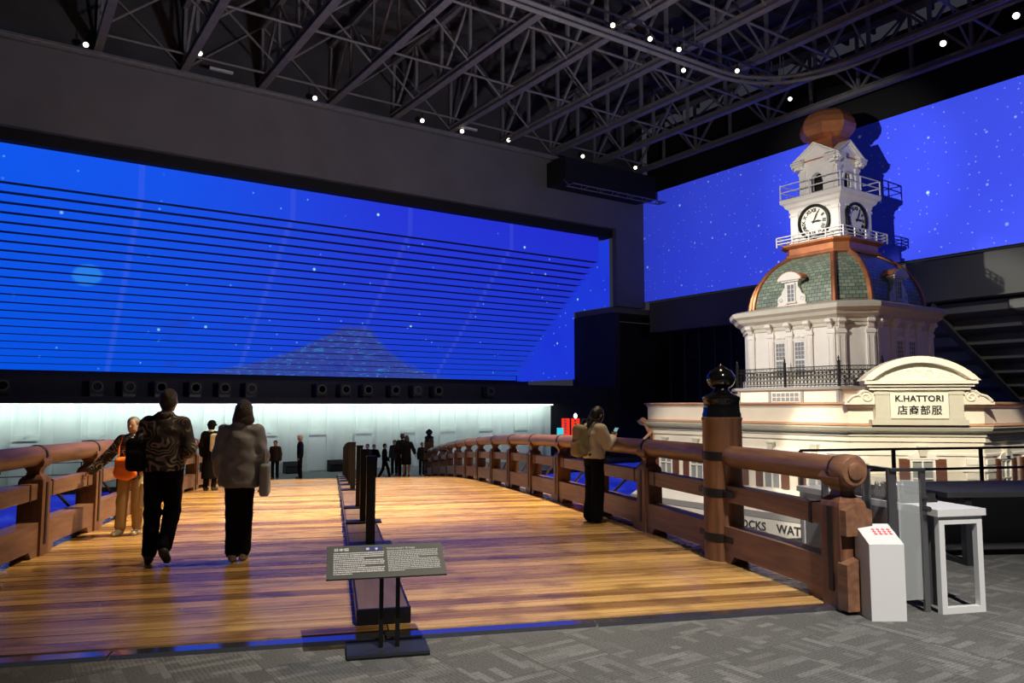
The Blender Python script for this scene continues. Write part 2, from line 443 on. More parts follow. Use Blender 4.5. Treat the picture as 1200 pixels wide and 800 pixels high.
# ================================================================== SETTING
U0, V0 = 36.8, 34.8
Y0, Y1, KD = 5.6, 34.0, .00186
XR, XL, XC = 4.12, -3.22, .40
def zd(y):
    return .03 - (KD*(y-Y0)**2 if y > Y0 else 0)
def hall(name, mb, m, parent=None, smooth=False):
    return mb.build(name, m, parent, rot=(0, 0, HA if parent is None else 0), smooth=smooth)
def project(p):
    q = cam.matrix_basis.inverted() @ Vector(p)
    return (600 + 900*q.x/-q.z, 400 - 900*q.y/-q.z, -q.z)

# near floor slab + carpet tiles (hall axes)
fl = struct(MB().prism([(-9, -7), (16, -7), (16, 8.75), (4.35, 8.75), (4.35, 5.75), (-9, 5.75)], 'z', -.45, -.008).build('floor', 'dark_grey'))
tile = MB().box(-.249, .249, -.249, .249, -.008, 0).mesh('carpet_tile', 'carpet')
nt_ = 0
for i in range(-30, 50):
    for j in range(-30, 50):
        p = H(i*.5 + .25, j*.5 + .25, 0)
        inside = (p.y < 6.0 and p.x < 16) or (p.x > 4.75 and p.y < 8.4)
        if not inside: continue
        x, y, d = project(p)
        if d < 1 or not (-180 < x < 1400 and 400 < y < 900): continue
        link('carpet_tile', tile, fl, p, (0, 0, HA + (PI/2 if (i + j) % 2 else 0))); nt_ += 1
print('tiles', nt_)

# lower hall floor, far landing
struct(MB().box(-45, 60, -12, 60, -5.7, -5.5).build('floor_lower', 'floor_low', rot=(0, 0, HA)))
land = MB().box(-16, 44, 34.2, 37.2, -1.75, -1.55)
land.box(9, 19.5, 29.6, 34.2, -1.75, -1.55)
land.box(19.5, 28, 31.0, 34.2, -1.75, -1.55)
struct(hall('floor_landing', land, 'floor_far'))
struct(hall('wall_lower', MB().box(-16, 44, 34.25, 34.6, -5.5, -1.75), 'blue_spill_glow'))  # blue light on this wall is put in as its own glow

# glowing curtain wall at the back
cw = MB(); pts = []
nv = 360
for i in range(nv+1):
    v = -16 + 43.7*i/nv
    pts.append((v, 36.85 + .035*math.sin(v*9.0) + .02*math.sin(v*23.0 + 1)))
cw.rings([[(p[0], p[1], -1.55) for p in pts] + [(p[0], 37.2, -1.55) for p in reversed(pts)],
          [(p[0], p[1], 1.75) for p in pts] + [(p[0], 37.2, 1.75) for p in reversed(pts)]])
wb = struct(hall('wall_back', cw, 'curtain', smooth=True))
fr = MB()
for x0, x1, z0, z1 in ((-.50, -.44, -1.55, 1.7), (.44, .50, -1.55, 1.7), (-.44, .44, .22, .30), (-.44, .44, .42, .47)):
    fr.box(x0, x1, -.03, .03, z0, z1)
frm = fr.mesh('panel_frame', 'curtain_frame')
brd = MB().box(-.43, .43, -.012, .012, -1.5, .22).mesh('lower_board', 'curtain_frame')
for kx in range(-11, 6):
    link('panel_frame', frm, wb, (13.37 + 2.43*kx, 36.72, 0))
    link('lower_board', brd, wb, (13.37 + 2.43*kx, 36.75, 0))
# ledge above the curtain: slab with a lamp strip under it, niche behind the loudspeakers
lg = MB().box(-18, 29.5, 35.7, 37.4, 1.72, 2.02)
lg.box(-18, 29.5, 37.0, 37.4, 2.02, 2.86)
for kx in range(20): lg.box(-18 + 2.4*kx, -17.9 + 2.4*kx, 35.66, 35.72, 1.74, 2.0)
led = struct(hall('trim_1', lg, 'navy_wall'))
hall('lamp_strip', MB().box(-15.6, 27.5, 36.3, 36.36, 1.66, 1.72), 'strip_glow', led)

# upper wall with the opening of the screen
uw = MB()
uw.box(-20, 34.9, 36.1, 36.5, 12.85, 16.45)
uw.box(32.45, 34.9, 36.1, 36.5, 7.9, 12.85)
uw.box(32.45, 40.5, 36.5, 40.3, 7.55, 7.9)
struct(hall('wall_upper', uw, 'wall_grey'))
struct(hall('wall_roof', MB().box(-20, 34.9, 36.2, 36.6, 16.45, 20.6), 'roof_dark'))
struct(hall('trim_2', MB().box(-20, 32.45, 36.45, 37.4, 12.33, 12.85), 'matte_black'))
struct(hall('wall_side', MB().box(32.6, 33.0, 36.5, 40.4, -1.5, 7.55).box(32.6, 46, 40.5, 40.8, -5.5, 7.55).box(27.75, 33.0, 37.2, 37.4, -5.5, 2.86), 'navy_wall'))

# ------------------------------------------------------------------ stepped projection screen
scr = thing('projection_screen', 'huge wide stepped screen showing blue night sky and mountain above glowing curtain', 'screen', (0, 0, 0), HA)
def screen_face(name, mb, mats, label=None):
    o = mb.build(name, mats, scr)
    if label: sub(o, label)
    return o
# upper band in five panels
edges = [-18, -3.5, 5.1, 11.9, 18.3, 24.9, 31.55]
for a, b in zip(edges[:-1], edges[1:]):
    m_ = MB().box(a + .001, b - .001, 36.82, 37.6, 10.72, 12.3)
    m_.mi = [1, 1, 0, 1, 1, 1]
    screen_face('screen_panel', m_, ['night_left', 'navy_wall'])
NS = 22; du, dz = 9.25/NS, 7.3/NS
for i in range(NS):
    u = 36.82 + du*(i+1); z1 = 10.72 - dz*i
    m_ = MB().box(-18, 31.55, u, u + .06, z1 - dz*.90, z1 + .02)
    m_.mi = [1, 1, 0, 0, 1, 0]
    m_.cur = 1; m_.box(-18, 31.5, u + .06, u + .80, z1 - dz*.90 + .02, z1)
    screen_face('screen_slat', m_, ['night_left', 'slat_back'])
sd = MB().prism([(36.85, 12.3), (36.85, 7.95), (40.5, 7.95), (40.5, 3.4), (48, 3.4), (48, 12.3)], 'x', 32.4, 32.5)
screen_face('side_screen', sd, 'night_side', 'blue starry return panel at the right end of the stepped slats')
screen_face('screen_sill', MB().box(-18, 33, 46.6, 47.2, 2.2, 3.42), 'navy_wall')
screen_face('screen_backing', MB().box(-18, 33, 47.2, 47.5, 3.0, 12.9), 'matte_black')

# ------------------------------------------------------------------ right screen and the raked underside below it
SCREEN_COL = bpy.data.collections.new('projected_screen')      # the masked projector lights the screen only
projector.light_linking.receiver_collection = SCREEN_COL
rs_ = thing('projection_screen', 'blue starry screen high on the right wall behind the clock tower', 'screen', (0, 0, 0), HA)
for a, b in ((-6, 8.0), (8.0, 22.0), (22.0, 36.1)):
    m_ = MB().box(34.82, 35.2, a + .004, b - .004, 8.32, 15.3)
    m_.mi = [1, 1, 1, 1, 1, 0]
    o_ = m_.build('screen_panel', ['night_right', 'matte_black'], rs_); SCREEN_COL.objects.link(o_)
struct(hall('wall_right', MB().box(35.21, 35.6, -6, 36.1, 15.3, 19.5), 'matte_black'))
rk = struct(hall('wall_raked', MB().box(35.25, 36.0, -6, 36.1, 6.35, 8.30), 'bulkhead'))
for i in range(8):
    v0 = 36.0 + 1.25*i; z1 = 6.25 - .64*i
    pb = MB().prism([(v0, z1), (v0 + .15, z1), (v0 + 1.5, z1 - .40), (v0 + 1.5, z1 - .62), (v0 + .25, z1 - .55), (v0, z1 - .45)], 'y', 0, 7.0)
    me = pb.mesh('soffit_panel', 'soffit')
    for q in range(4): link('soffit_panel', me, rk, (0, -6 + 7.06*q, 0))
for u in (11.0, 18.0, 25.0):
    m_ = MB()
    a, b_ = Vector((35.3, u, 5.85)), Vector((45.0, u, 1.0))
    m_.bar(a, b_, .36, .10); m_.bar(a + Vector((.12, .1, .28)), b_ + Vector((.12, .1, .28)), .10, .5)
    m_.build('raking_beam', 'truss_steel', rk)
struct(hall('wall_far_right', MB().box(44, 44.5, -6, 40.8, -5.5, 8), 'matte_black'))
# dark window lattice far under the right screen
lat = thing('glazed_partition', 'dark glazed partition with slim mullions in shadow left of the clock tower', 'partition', H(36.2, 30.2, -1.5), HA)
MB().box(-.05, .05, -5.0, 5.0, 0, 8.2).build('backing', 'matte_black', lat)
for r in range(4):
    for c in range(8):
        MB().box(-.1, -.06, -4.9 + 1.23*c, -3.85 + 1.23*c, .3 + 2.0*r, 2.1 + 2.0*r).build('pane', 'dim_glass', lat)
for c in range(9): MB().box(-.16, -.05, -5.02 + 1.23*c, -4.88 + 1.23*c, 0, 8.2).build('mullion', 'dark_grey', lat)

# ------------------------------------------------------------------ roof and trusses
ce = struct(hall('ceiling', MB().box(-20, 36, 2, 38, 20.6, 20.8), 'roof_dark'))
deckrib = MB().box(-20, 36, -.07, .07, 20.25, 20.6).mesh('roof_purlin', 'roof_dark')
for i in range(24): link('roof_purlin', deckrib, ce, (0, 3.2 + 1.45*i, 0))
ZB, ZT = 16.75, 19.7
chord_b = MB().box(-.16, .16, 4, 36.1, -.15, -.10).box(-.16, .16, 4, 36.1, .10, .15).box(-.05, .05, 4, 36.1, -.1, .1).mesh('bottom_chord', 'truss_steel')
chord_t = MB().box(-.12, .12, 4, 36.1, -.12, .12).mesh('top_chord', 'truss_steel')
web_v = MB().box(-.07, .07, -.07, .07, 0, ZT-ZB).mesh('web_post', 'truss_steel')
PW = 2.6
web_d = MB().bar((0, 0, 0), (0, PW, ZT-ZB), .11, .11).mesh('web_diagonal', 'truss_steel')
web_e = MB().bar((0, PW, 0), (0, 0, ZT-ZB), .11, .11).mesh('web_diagonal', 'truss_steel')
br_p = MB().tube([(0, 0, 0), (3.44, 0, 0)], .055, 6).mesh('brace_pipe', 'truss_steel')
br_x = MB().tube([(0, 0, 0), (3.44, 0, ZT-ZB)], .05, 6).mesh('sway_brace', 'truss_steel')
br_y = MB().tube([(3.44, 0, 0), (0, 0, ZT-ZB)], .05, 6).mesh('sway_brace', 'truss_steel')
ordn = ['first', 'second', 'third', 'fourth', 'fifth', 'sixth', 'seventh', 'eighth', 'ninth', 'tenth', 'eleventh', 'twelfth']
for kx in range(10):
    v = 3.08 + 3.44*kx
    t = thing('roof_truss', 'dark steel roof truss, %s from the left, spanning to the grey wall' % ordn[kx], 'truss', H(v, 0, ZB), HA, 'roof trusses')
    link('bottom_chord', chord_b, t); link('top_chord', chord_t, t, (0, 0, ZT-ZB))
    for j in range(12):
        u = 36.0 - PW*(j+1)
        if u < 4: break
        link('web_post', web_v, t, (0, u + PW, 0))
        link('web_diagonal', web_d if j % 2 else web_e, t, (0, u, 0))
        if kx < 9:
            if j % 2 == 0: link('brace_pipe', br_p, t, (0, u + PW*.55, .2))
            link('sway_brace', br_x if (j + kx) % 2 else br_y, t, (0, u + PW, 0))
# gutter rails along the grey wall top
struct(hall('trim_3', MB().tube([(-8, 35.4, 16.3), (34.5, 35.4, 16.3)], .06, 6).box(-8, 34.5, 35.85, 36.1, 16.35, 16.6), 'truss_steel'))
# plant box with lattice in the corner
bx = thing('plant_gantry', 'black boxed gantry with steel lattice under the roof corner', 'gantry', H(29.5, 34.6, 14.1), HA)
MB().box(-2.6, 4.6, -.4, 1.4, .5, 1.9).build('housing', 'matte_black', bx)
lt = MB()
for y in (-1.1, -.45): lt.tube([(-2.6, y, .15), (4.6, y, .15)], .035, 6)
for i in range(13): lt.tube([(-2.6 + .6*i, -1.1, .15), (-2.6 + .6*i + (.5 if i % 2 else 0), -.45, .15)], .025, 5)
for i in range(4): lt.tube([(-2.6 + 2.4*i, -.7, .15), (-2.6 + 2.4*i, -.2, .6)], .025, 5)
lt.build('lattice', 'truss_steel', bx)
# curved lighting track
tk = thing('lighting_track', 'curved dark lighting rail hanging below the trusses above the clock tower', 'light track', (0, 0, 0), HA)
cv, cu, rr = 22.0, 15.3, 2.6
KT = 1.217
path = [(4*KT, 17.2*KT), (10*KT, 17.2*KT), (15*KT, 17.2*KT), (20.4*KT, 17.2*KT)]
for i in range(1, 10):
    a = PI/2*(1 - i/9.0); path.append(((20.4 + 2.9*math.cos(a))*KT, (14.3 + 2.9*math.sin(a))*KT))
path += [(23.3*KT, 10*KT), (23.3*KT, 5*KT), (23.3*KT, 0)]
for dzz in (0, .24):
    m_ = MB(); P = [Vector((p[0], p[1], 15.4 + dzz)) for p in path]
    m_.tube(P, .085, 8); m_.build('rail', 'truss_steel', tk, smooth=True)
for p in ((8, 17.2), (13, 17.2), (18, 17.2), (23.3, 12), (23.3, 7), (22.4, 16.3)):
    MB().tube([(p[0]*KT, p[1]*KT, 15.45), (p[0]*KT, p[1]*KT, 16.7)], .02, 5).build('hanger', 'truss_steel', tk)
# straight lighting bars behind the curve
bars = [(15.7, 20.0), (15.7, 20.6), (15.7, 21.2)]
for q, (z, u) in enumerate(bars):
    t = thing('lighting_bar', ['nearest', 'middle', 'farthest'][q] + ' of three straight lighting bars under the trusses beside the curved rail', 'lighting bar', H(18.2, u, z), HA, 'lighting bars')
    MB().tube([(-9, 0, 0), (10.2, 0, 0)], .05, 6).build('bar', 'dark_metal', t)
    for x in (-8, -2, 4, 9.5): MB().tube([(x, 0, 0), (x, 0, 1.0)], .02, 5).build('hanger', 'truss_steel', t)
# spotlights
def lamp(name, label, loc, aim, s=1.0, glow=True, group='ceiling spotlights'):
    t = thing(name, label, 'spotlight', loc, 0, group)
    d = (Vector(aim) - Vector(loc)).normalized(); q = d.to_track_quat('-Z', 'Y').to_euler()
    b = MB().lathe([(.09*s, .34*s), (.13*s, .30*s), (.14*s, 0), (.16*s, -.12*s), (.13*s, -.12*s)], 12).build('lamp_body', 'black_metal', t, rot=q, smooth=True)
    MB().lathe([(.125*s, -.10*s), (.125*s, -.125*s)], 12).build('lens', 'lamp_glow' if glow else 'dark_glass', t, rot=q)
    MB().box(-.02, .02, -.02, .02, .1*s, .55*s).build('yoke', 'black_metal', t)
    return t
row = [(82, 38, 'far left'), (221, 49, 'left'), (362, 105, 'middle left'), (492, 133, 'centre'), (540, 146, 'centre right'), (596, 157, 'right'), (685, 177, 'far right'), (748, 191, 'corner')]
def on_plane_u(x, y, u):
    r_ = (x - 600)/900.0
    d = u/(.828 - .5606*r_); v = d*(.828*r_ + .5606); z = 1.65 + (475 - y)/900.0*d
    return v, z
for x, y, w in row:
    v, z = on_plane_u(x, y, 35.3)
    lamp('ceiling_spotlight', 'small lit spotlight on the %s of the grey wall top under the trusses' % w, H(v, 35.3, z), (0, 8, 0), .85)
for q, (x, y, ub) in enumerate(((723, 12, 20.0), (768, 30, 20.0), (803, 45, 20.0), (808, 25, 21.2), (873, 68, 20.0), (936, 70, 20.6))):
    r_ = (x-600)/900.0; d = ub/(.828 - .5606*r_); v = d*(.828*r_ + .5606)
    lamp('track_spotlight', '%s spotlight from the left clamped to the straight lighting bars' % ordn[q], H(v, ub, 15.3), (0, 6, 0), .68, True, 'spotlights on the lighting bars')
for q, (x, y) in enumerate(((1165, 20), (1090, 8))):
    v, z = on_plane_u(x, y, 8.5 + q)
    lamp('track_spotlight', ['black spotlight hanging at the right end of the curved rail', 'large dark spotlight at the top right beside the curved rail'][q], H(23.3*KT, (9.2 + 2.0*q)*KT, 14.9), (0, 6, 0), .85, True, 'spotlights on the lighting bars')
for q, (x, y) in enumerate(((248, 71), (548, 143))):
    v, z = on_plane_u(x, y, 35.0)
    o = tag(MB().box(-.5, .5, -.08, .08, -.05, .05).build('ceiling_luminaire', 'white_paint', None, H(v, 35.0, z), (0, 0, HA)), ['small white strip fitting left on the grey wall top', 'small white strip fitting right on the grey wall top'][q], 'light fitting', 'strip fittings')

# loudspeakers in the dark niche
sp_body = MB().box(-.27, .27, -.2, .2, 0, .56).mesh('cabinet', 'dark_grey')
sp_ring = MB().lathe([(.21, -.21), (.22, -.25), (.17, -.26), (.16, -.22)], 16, (0, 0, .30), 'y').mesh('cone_ring', 'cone_grey', smooth=True)
sp_cone = MB().lathe([(.16, -.22), (.05, -.205)], 14, (0, 0, .30), 'y').mesh('cone', 'matte_black')
sp_ft = MB().box(-.24, .24, -.12, .12, -.12, 0).mesh('bracket', 'black_metal')
for q, x in enumerate((4, 114, 152, 189, 229, 263, 294, 376, 404, 430, 462, 488, 512, 573)):
    r_ = (x-600)/900.0; d = 36.4/(.828 - .5606*r_); v = d*(.828*r_ + .5606)
    t = thing('loudspeaker', 'dark round loudspeaker in the niche under the stepped screen, %s from the left' % (ordn[q] if q < 12 else ('thirteenth' if q == 12 else 'last')), 'loudspeaker', H(v, 36.4, 2.14), HA, 'loudspeakers under the screen')
    link('cabinet', sp_body, t); link('cone_ring', sp_ring, t); link('cone', sp_cone, t); link('bracket', sp_ft, t)

# ================================================================== BRIDGE
brg = thing('bridge_deck', 'arched bridge deck of worn orange-brown cross planks', 'bridge', (0, Y0, 0))
PWD = .20
pl = MB().box(-2.35, 1.755, .005, PWD - .005, -.028, 0).mesh('deck_plank', 'deck_wood')
pr = MB().box(-1.70, 2.35, .005, PWD - .005, -.028, 0).mesh('deck_plank', 'deck_wood')
n = int((Y1 - Y0)/PWD)
for i in range(n):
    y = Y0 + .17 + i*PWD; ang = math.atan2(zd(y+PWD) - zd(y), PWD)
    zo = random.uniform(-.0018, .0018)
    link('deck_plank', pl, brg, (XL + .13 + 1.755, y - Y0, zd(y) + zo), (ang, 0, 0))
    link('deck_plank', pr, brg, (XC + .03 + 1.70, y - Y0, zd(y) + zo), (ang, 0, 0))
for a, b in ((XL + .1, -1.4), (-1.38, .38), (.40, 1.95), (1.97, XR - .1)):
    MB().prism([(0, .0), (.006, .029), (.168, .022), (.168, .0)], 'x', a, b).build('threshold_strip', 'thresh', brg, (0, 0, 0))
def arc_beam(x0, x1, top, bot):
    rs = []
    for i in range(25):
        y = Y0 + .3 + (Y1 - Y0 - .3)*i/24
        rs.append([(x0, y - Y0, zd(y) + bot), (x1, y - Y0, zd(y) + bot), (x1, y - Y0, zd(y) + top), (x0, y - Y0, zd(y) + top)])
    return MB().rings(rs)
for x in (XL + .0, -.9, 1.8, XR - .28): arc_beam(x, x + .28, -.032, -.6).build('girder', 'post_wood', brg)
for y in (12.0, 20.0, 28.0):
    for x in (XL + .14, XR - .14):
        MB().lathe([(.22, -5.5), (.2, zd(y) - .55)], 12, (x, y - Y0, 0)).build('pier', 'post_wood', brg, smooth=True)
    MB().box(XL - .1, XR + .1, y - Y0 - .16, y - Y0 + .16, zd(y) - .95, zd(y) - .6).build('cross_beam', 'post_wood', brg)

# railings
LB = 2.0
m_top = MB().lathe([(.112, -.005), (.112, LB + .005)], 18, (0, 0, 1.09), 'y').mesh('top_rail', 'rail_wood', smooth=True)
m_mid = MB().box(-.075, .075, 0, LB, .62, .79).mesh('middle_rail', 'rail_wood')
m_bot = MB().prism([(0, .0), (.30, 0), (.38, .085), (LB-.38, .085), (LB-.30, 0), (LB, 0), (LB, .37), (0, .37)], 'x', -.10, .10).mesh('bottom_beam', 'rail_wood')
def sq(h, z, hx=None): hx = hx or h; return [(-hx, -h, z), (hx, -h, z), (hx, h, z), (-hx, h, z)]
m_post = MB().rings([sq(.125, -.02), sq(.125, .80), sq(.118, .835), sq(.10, .86), sq(.07, .885), sq(.062, .92), sq(.08, .955), sq(.115, .985), sq(.13, 1.03), sq(.10, 1.10)]).mesh('post', 'post_wood')
m_strap = MB().box(-.135, .135, -.028, .028, .12, .80).mesh('iron_strap', 'iron')
m_ring = MB().lathe([(.118, -.03), (.122, -.025), (.122, .025), (.118, .03)], 18, (0, 0, 1.09), 'y').mesh('rail_band', 'iron', smooth=True)
m_mb = MB().box(-.080, .080, -.02, .02, .612, .798).mesh('joint_band', 'iron')
m_rod = MB().tube([(0, 0, 1.12), (0, LB, .24)], .02, 6).mesh('diagonal_rod', 'dark_metal', smooth=True)
m_end = MB().box(-.10, .10, -.20, 0, 0, .37).mesh('beam_end', 'rail_wood')
m_endm = MB().prism([(-.12, .58), (.12, .58), (.12, .78), (0, .83), (-.12, .78)], 'y', -.20, -.10).mesh('rail_end', 'rail_wood')
m_endb = MB().prism([(-.14, .0), (.14, .0), (.14, .36), (0, .41), (-.14, .36)], 'y', -.22, -.10).mesh('rail_end', 'rail_wood')
m_endt = MB().lathe([(.125, .0), (.132, -.03), (.132, -.15), (.115, -.17), (.07, -.175), (.07, -.19), (.06, -.195)], 18, (0, 0, 1.09), 'y').mesh('rail_end', 'rail_wood', smooth=True)
m_gib = MB().lathe([(.212, -.02), (.208, 1.46), (.216, 1.47), (.216, 1.50), (.18, 1.51)], 24).mesh('newel_post', 'post_wood', smooth=True)
m_gband = MB().lathe([(.211, -.045), (.219, -.04), (.219, .04), (.211, .045)], 24).mesh('iron_band', 'iron', smooth=True)
m_gcap = MB().lathe([(.205, 1.50), (.205, 1.54), (.195, 1.56), (.19, 1.67), (.2, 1.685), (.2, 1.72), (.17, 1.74), (.115, 1.76), (.085, 1.79), (.08, 1.815), (.11, 1.83), (.14, 1.865), (.155, 1.91), (.148, 1.955), (.115, 2.0), (.06, 2.035), (.02, 2.06), (.006, 2.075)], 24).mesh('finial', 'gloss_black', smooth=True)
m_gtong = MB().box(-.11, .11, -.36, .36, -.03, .03).mesh('iron_tongue', 'iron')
def railing(x, label, out):
    t = thing('wooden_railing', label, 'railing', (x, Y0, 0))
    nb = int((Y1 - Y0)/LB)
    yf = Y0 + .05
    for kx in range(nb + 1):
        y = yf + LB*kx
        z = zd(y); sl = math.atan2(zd(y+LB) - z, LB); yy = y - Y0
        if kx in (1, nb):
            g = link('newel_post', m_gib, t, (0, yy, z))
            for zz in (1.09, .705, .24): link('iron_band', m_gband, g, (0, 0, zz))
            for zz in (.705, .24): link('iron_tongue', m_gtong, g, (0, 0, zz))
            link('finial', m_gcap, g)
        else:
            p = link('post', m_post, t, (0, yy, z))
            link('iron_strap', m_strap, p); link('rail_band', m_ring, p, (0, 0, 0))
            for s in (-.34, .34):
                if kx + s > 0: link('joint_band', m_mb, p, (0, s, 0))
        if kx == nb: break
        rt = (sl, 0, 0)
        link('top_rail', m_top, t, (0, yy, z), rt); link('middle_rail', m_mid, t, (0, yy, z), rt)
        link('bottom_beam', m_bot, t, (0, yy, z), rt)
        if kx > 1: link('diagonal_rod', m_rod, t, (out*.16, yy, z), rt)
    link('rail_end', m_endt, t, (0, .05, zd(Y0))); link('rail_end', m_endm, t, (0, .05, zd(Y0))); link('rail_end', m_endb, t, (0, .05, zd(Y0)))
    return t
railing(XR, 'dark brown wooden bridge railing with iron bands on the right beside the shop building', 1)
railing(XL, 'lit brown wooden bridge railing on the left beside the patterned-blouse visitor', -1)
# far newel beyond the bridge end
p = tag(link('newel_post', m_gcap.copy(), None, H(0, 0, 0)), 'dark onion-topped post beyond the far end of the right railing', 'post')
p.data.transform(Matrix.Translation((0, 0, -1.5)))
p.location = (5.45, 37.0, -.72)
q_ = MB().lathe([(.2, -.83), (.2, .0)], 16).build('newel_shaft', 'post_wood', p, smooth=True)

# centre divider
dv = thing('deck_divider', 'low dark wooden strip running down the middle of the deck', 'divider', (XC, Y0, 0))
seg = MB().box(-.185, .185, 0, 1.86, 0, .10).mesh('divider_board', 'strip_wood')
edge = MB().box(-.2, .2, -.03, 0, 0, .115).mesh('end_cap', 'black_metal')
sidet = MB().box(-.2, -.185, 0, 1.86, 0, .105).box(.185, .2, 0, 1.86, 0, .105).mesh('side_trim', 'black_metal')
for kx in range(14):
    y = 5.95 + 1.9*kx; a = math.atan2(zd(y+1.9) - zd(y), 1.9)
    link('divider_board', seg, dv, (0, y - Y0, zd(y) + .002), (a, 0, 0)); link('side_trim', sidet, dv, (0, y - Y0, zd(y) + .002), (a, 0, 0))
link('end_cap', edge, dv, (0, .35, zd(5.95)))
st_b = MB().box(-.235, .235, -.13, .13, 0, .022).mesh('base_plate', 'black_metal')
st_p = MB().box(-.05, .05, -.03, .03, .02, .96).box(-.055, .055, -.035, .035, .955, .975).mesh('pole', 'black_metal')
for q, y in enumerate((8.75, 10.65, 12.5, 16.3, 18.2, 20.1, 22.0, 23.9, 25.8, 27.7)):
    z = zd(y) + .105
    t = thing('barrier_post', 'slim black barrier post on the deck divider, %s from the text panel' % ordn[q], 'post', (XC + (.03 if q else .03), y, z), 0, 'barrier posts on the divider')
    link('base_plate', st_b, t); link('pole', st_p, t)
# ================================================================== SHOP BUILDING (lower storeys)
def offset_poly(poly, o):
    n = len(poly); area = sum(poly[i][0]*poly[(i+1) % n][1] - poly[(i+1) % n][0]*poly[i][1] for i in range(n))
    sg = 1 if area > 0 else -1; out = []
    for i in range(n):
        p0, p1, p2 = Vector(poly[i-1]), Vector(poly[i]), Vector(poly[(i+1) % n])
        d1, d2 = (p1-p0).normalized(), (p2-p1).normalized()
        n1, n2 = Vector((d1.y, -d1.x))*sg, Vector((d2.y, -d2.x))*sg
        b = n1 + n2; k_ = o/(1 + n1.dot(n2)); out.append((p1.x + b.x*k_, p1.y + b.y*k_))
    return out
def poly_rings(poly, prof):
    m = MB(); m.rings([[(p[0], p[1], z) for p in offset_poly(poly, o)] for o, z in prof]); return m
PLAN = [(22.3, 22.9), (22.3, 14.1), (25.0, 11.4), (34.2, 11.4), (34.2, 22.9)]
BO = Vector((25.0, 14.0, -5.5))
shop = thing('shop_building', 'cream shop building with corner sign, brown shutters and lettered awning', 'building', H(BO.x, BO.y, BO.z), HA)
def sb(name, mb, m, parent=None, loc=None, rz=0.0, smooth=False):
    return mb.build(name, m, parent or shop, (-BO if parent is None else Vector((0, 0, 0))) if loc is None else loc, (0, 0, rz), smooth)
FACES = {'left': (Vector((22.3, 18.5)), -PI/2), 'corner': (Vector((23.65, 12.75)), -PI/4), 'right': (Vector((29.6, 11.4)), 0.0)}
def on_face(f, s, z, out=0.0):
    c, a = FACES[f]
    return Vector((c.x + s*math.cos(a) + out*math.sin(a), c.y + s*math.sin(a) - out*math.cos(a), z)) - BO, a
sb('wall', poly_rings(PLAN, [(0, -5.5), (0, .52), (.06, .54), (.06, .66), (.0, .68), (.0, .95)]), 'cream')
sb('cornice', poly_rings(PLAN, [(.0, .66), (.10, .70), (.12, .80), (.30, .88), (.36, .97), (.36, 1.01), (.04, 1.03)]), 'pilaster_grey')
sb('cornice_trim', poly_rings(PLAN, [(.04, 1.03), (.38, 1.03), (.38, 1.06), (.04, 1.08)]), 'copper_trim')
sb('parapet', poly_rings(PLAN, [(.02, 1.07), (.06, 1.10), (.06, 1.58), (.10, 1.62), (.12, 1.68), (.0, 1.69)]), 'cream')
sb('parapet_trim', poly_rings(PLAN, [(.0, 1.69), (.17, 1.69), (.17, 1.745), (.0, 1.76)]), 'copper_trim')
sb('string_course', poly_rings(PLAN, [(.0, .10), (.05, .12), (.05, .18), (.0, .2)]), 'cream_white')
# windows with shutters
def arch_pts(w, z0, zs, n=8):
    pts = [(-w, z0), (w, z0)]
    for i in range(n+1):
        a = PI*i/n; pts.append((w*math.cos(a), zs + w*.45*math.sin(a)))
    return pts
wf = MB()
for x0, x1, z0, z1 in ((-.36, -.29, -1.15, -.02), (.29, .36, -1.15, -.02), (-.36, .36, -.06, .0), (-.4, .4, -1.22, -1.14), (-.29, .29, -.60, -.56), (-.02, .02, -1.15, -.05)):
    wf.box(x0, x1, -.06, .05, z0, z1)
wf.prism([(-.44, .0), (.44, .0), (.38, .12), (.2, .2), (0, .23), (-.2, .2), (-.38, .12)], 'y', -.08, .02)
m_wf = wf.mesh('window_frame', 'cream_white')
m_pane = MB().box(-.29, .29, -.01, .02, -1.14, -.06).mesh('pane', 'shop_glass')
m_key = MB().prism([(-.09, .10), (.09, .10), (.12, .36), (-.12, .36)], 'y', -.14, .02).box(-.15, .15, -.16, .02, .36, .41).mesh('keystone', 'pilaster_grey')
sh = MB().box(-.15, .15, -.07, -.02, -1.14, .02)
for i in range(9): sh.box(-.11, .11, -.082, -.07, -1.08 + .12*i, -1.0 + .12*i)
m_sh = sh.mesh('shutter', 'shutter')
def shop_window(f, s, zoff=0.0):
    p, a = on_face(f, s, zoff)
    w = link('window', m_wf, shop, p, (0, 0, a))
    link('pane', m_pane, w); link('keystone', m_key, w)
    for dx in (-.52, .52): link('shutter', m_sh, w, (dx, 0, 0))
for u in (15.3, 17.0, 18.68, 20.4, 22.0): shop_window('left', 18.5 - u)
shop_window('corner', .15)
for s in (-3.35, -1.7, 0, 1.7, 3.4): shop_window('right', s)
# quoins at the chamfer edges
qa = MB().box(-.34, .34, -.05, .05, 0, .17).mesh('quoin', 'cream_white')
qb = MB().box(-.24, .24, -.05, .05, 0, .17).mesh('quoin', 'cream_white')
for kx in range(14):
    z = .08 - .22*(kx+1)
    for f, s in (('left', 4.12), ('corner', -1.62), ('corner', 1.62), ('right', -4.3)):
        p, a = on_face(f, s, z, .0); link('quoin', qa if kx % 2 else qb, shop, p, (0, 0, a))
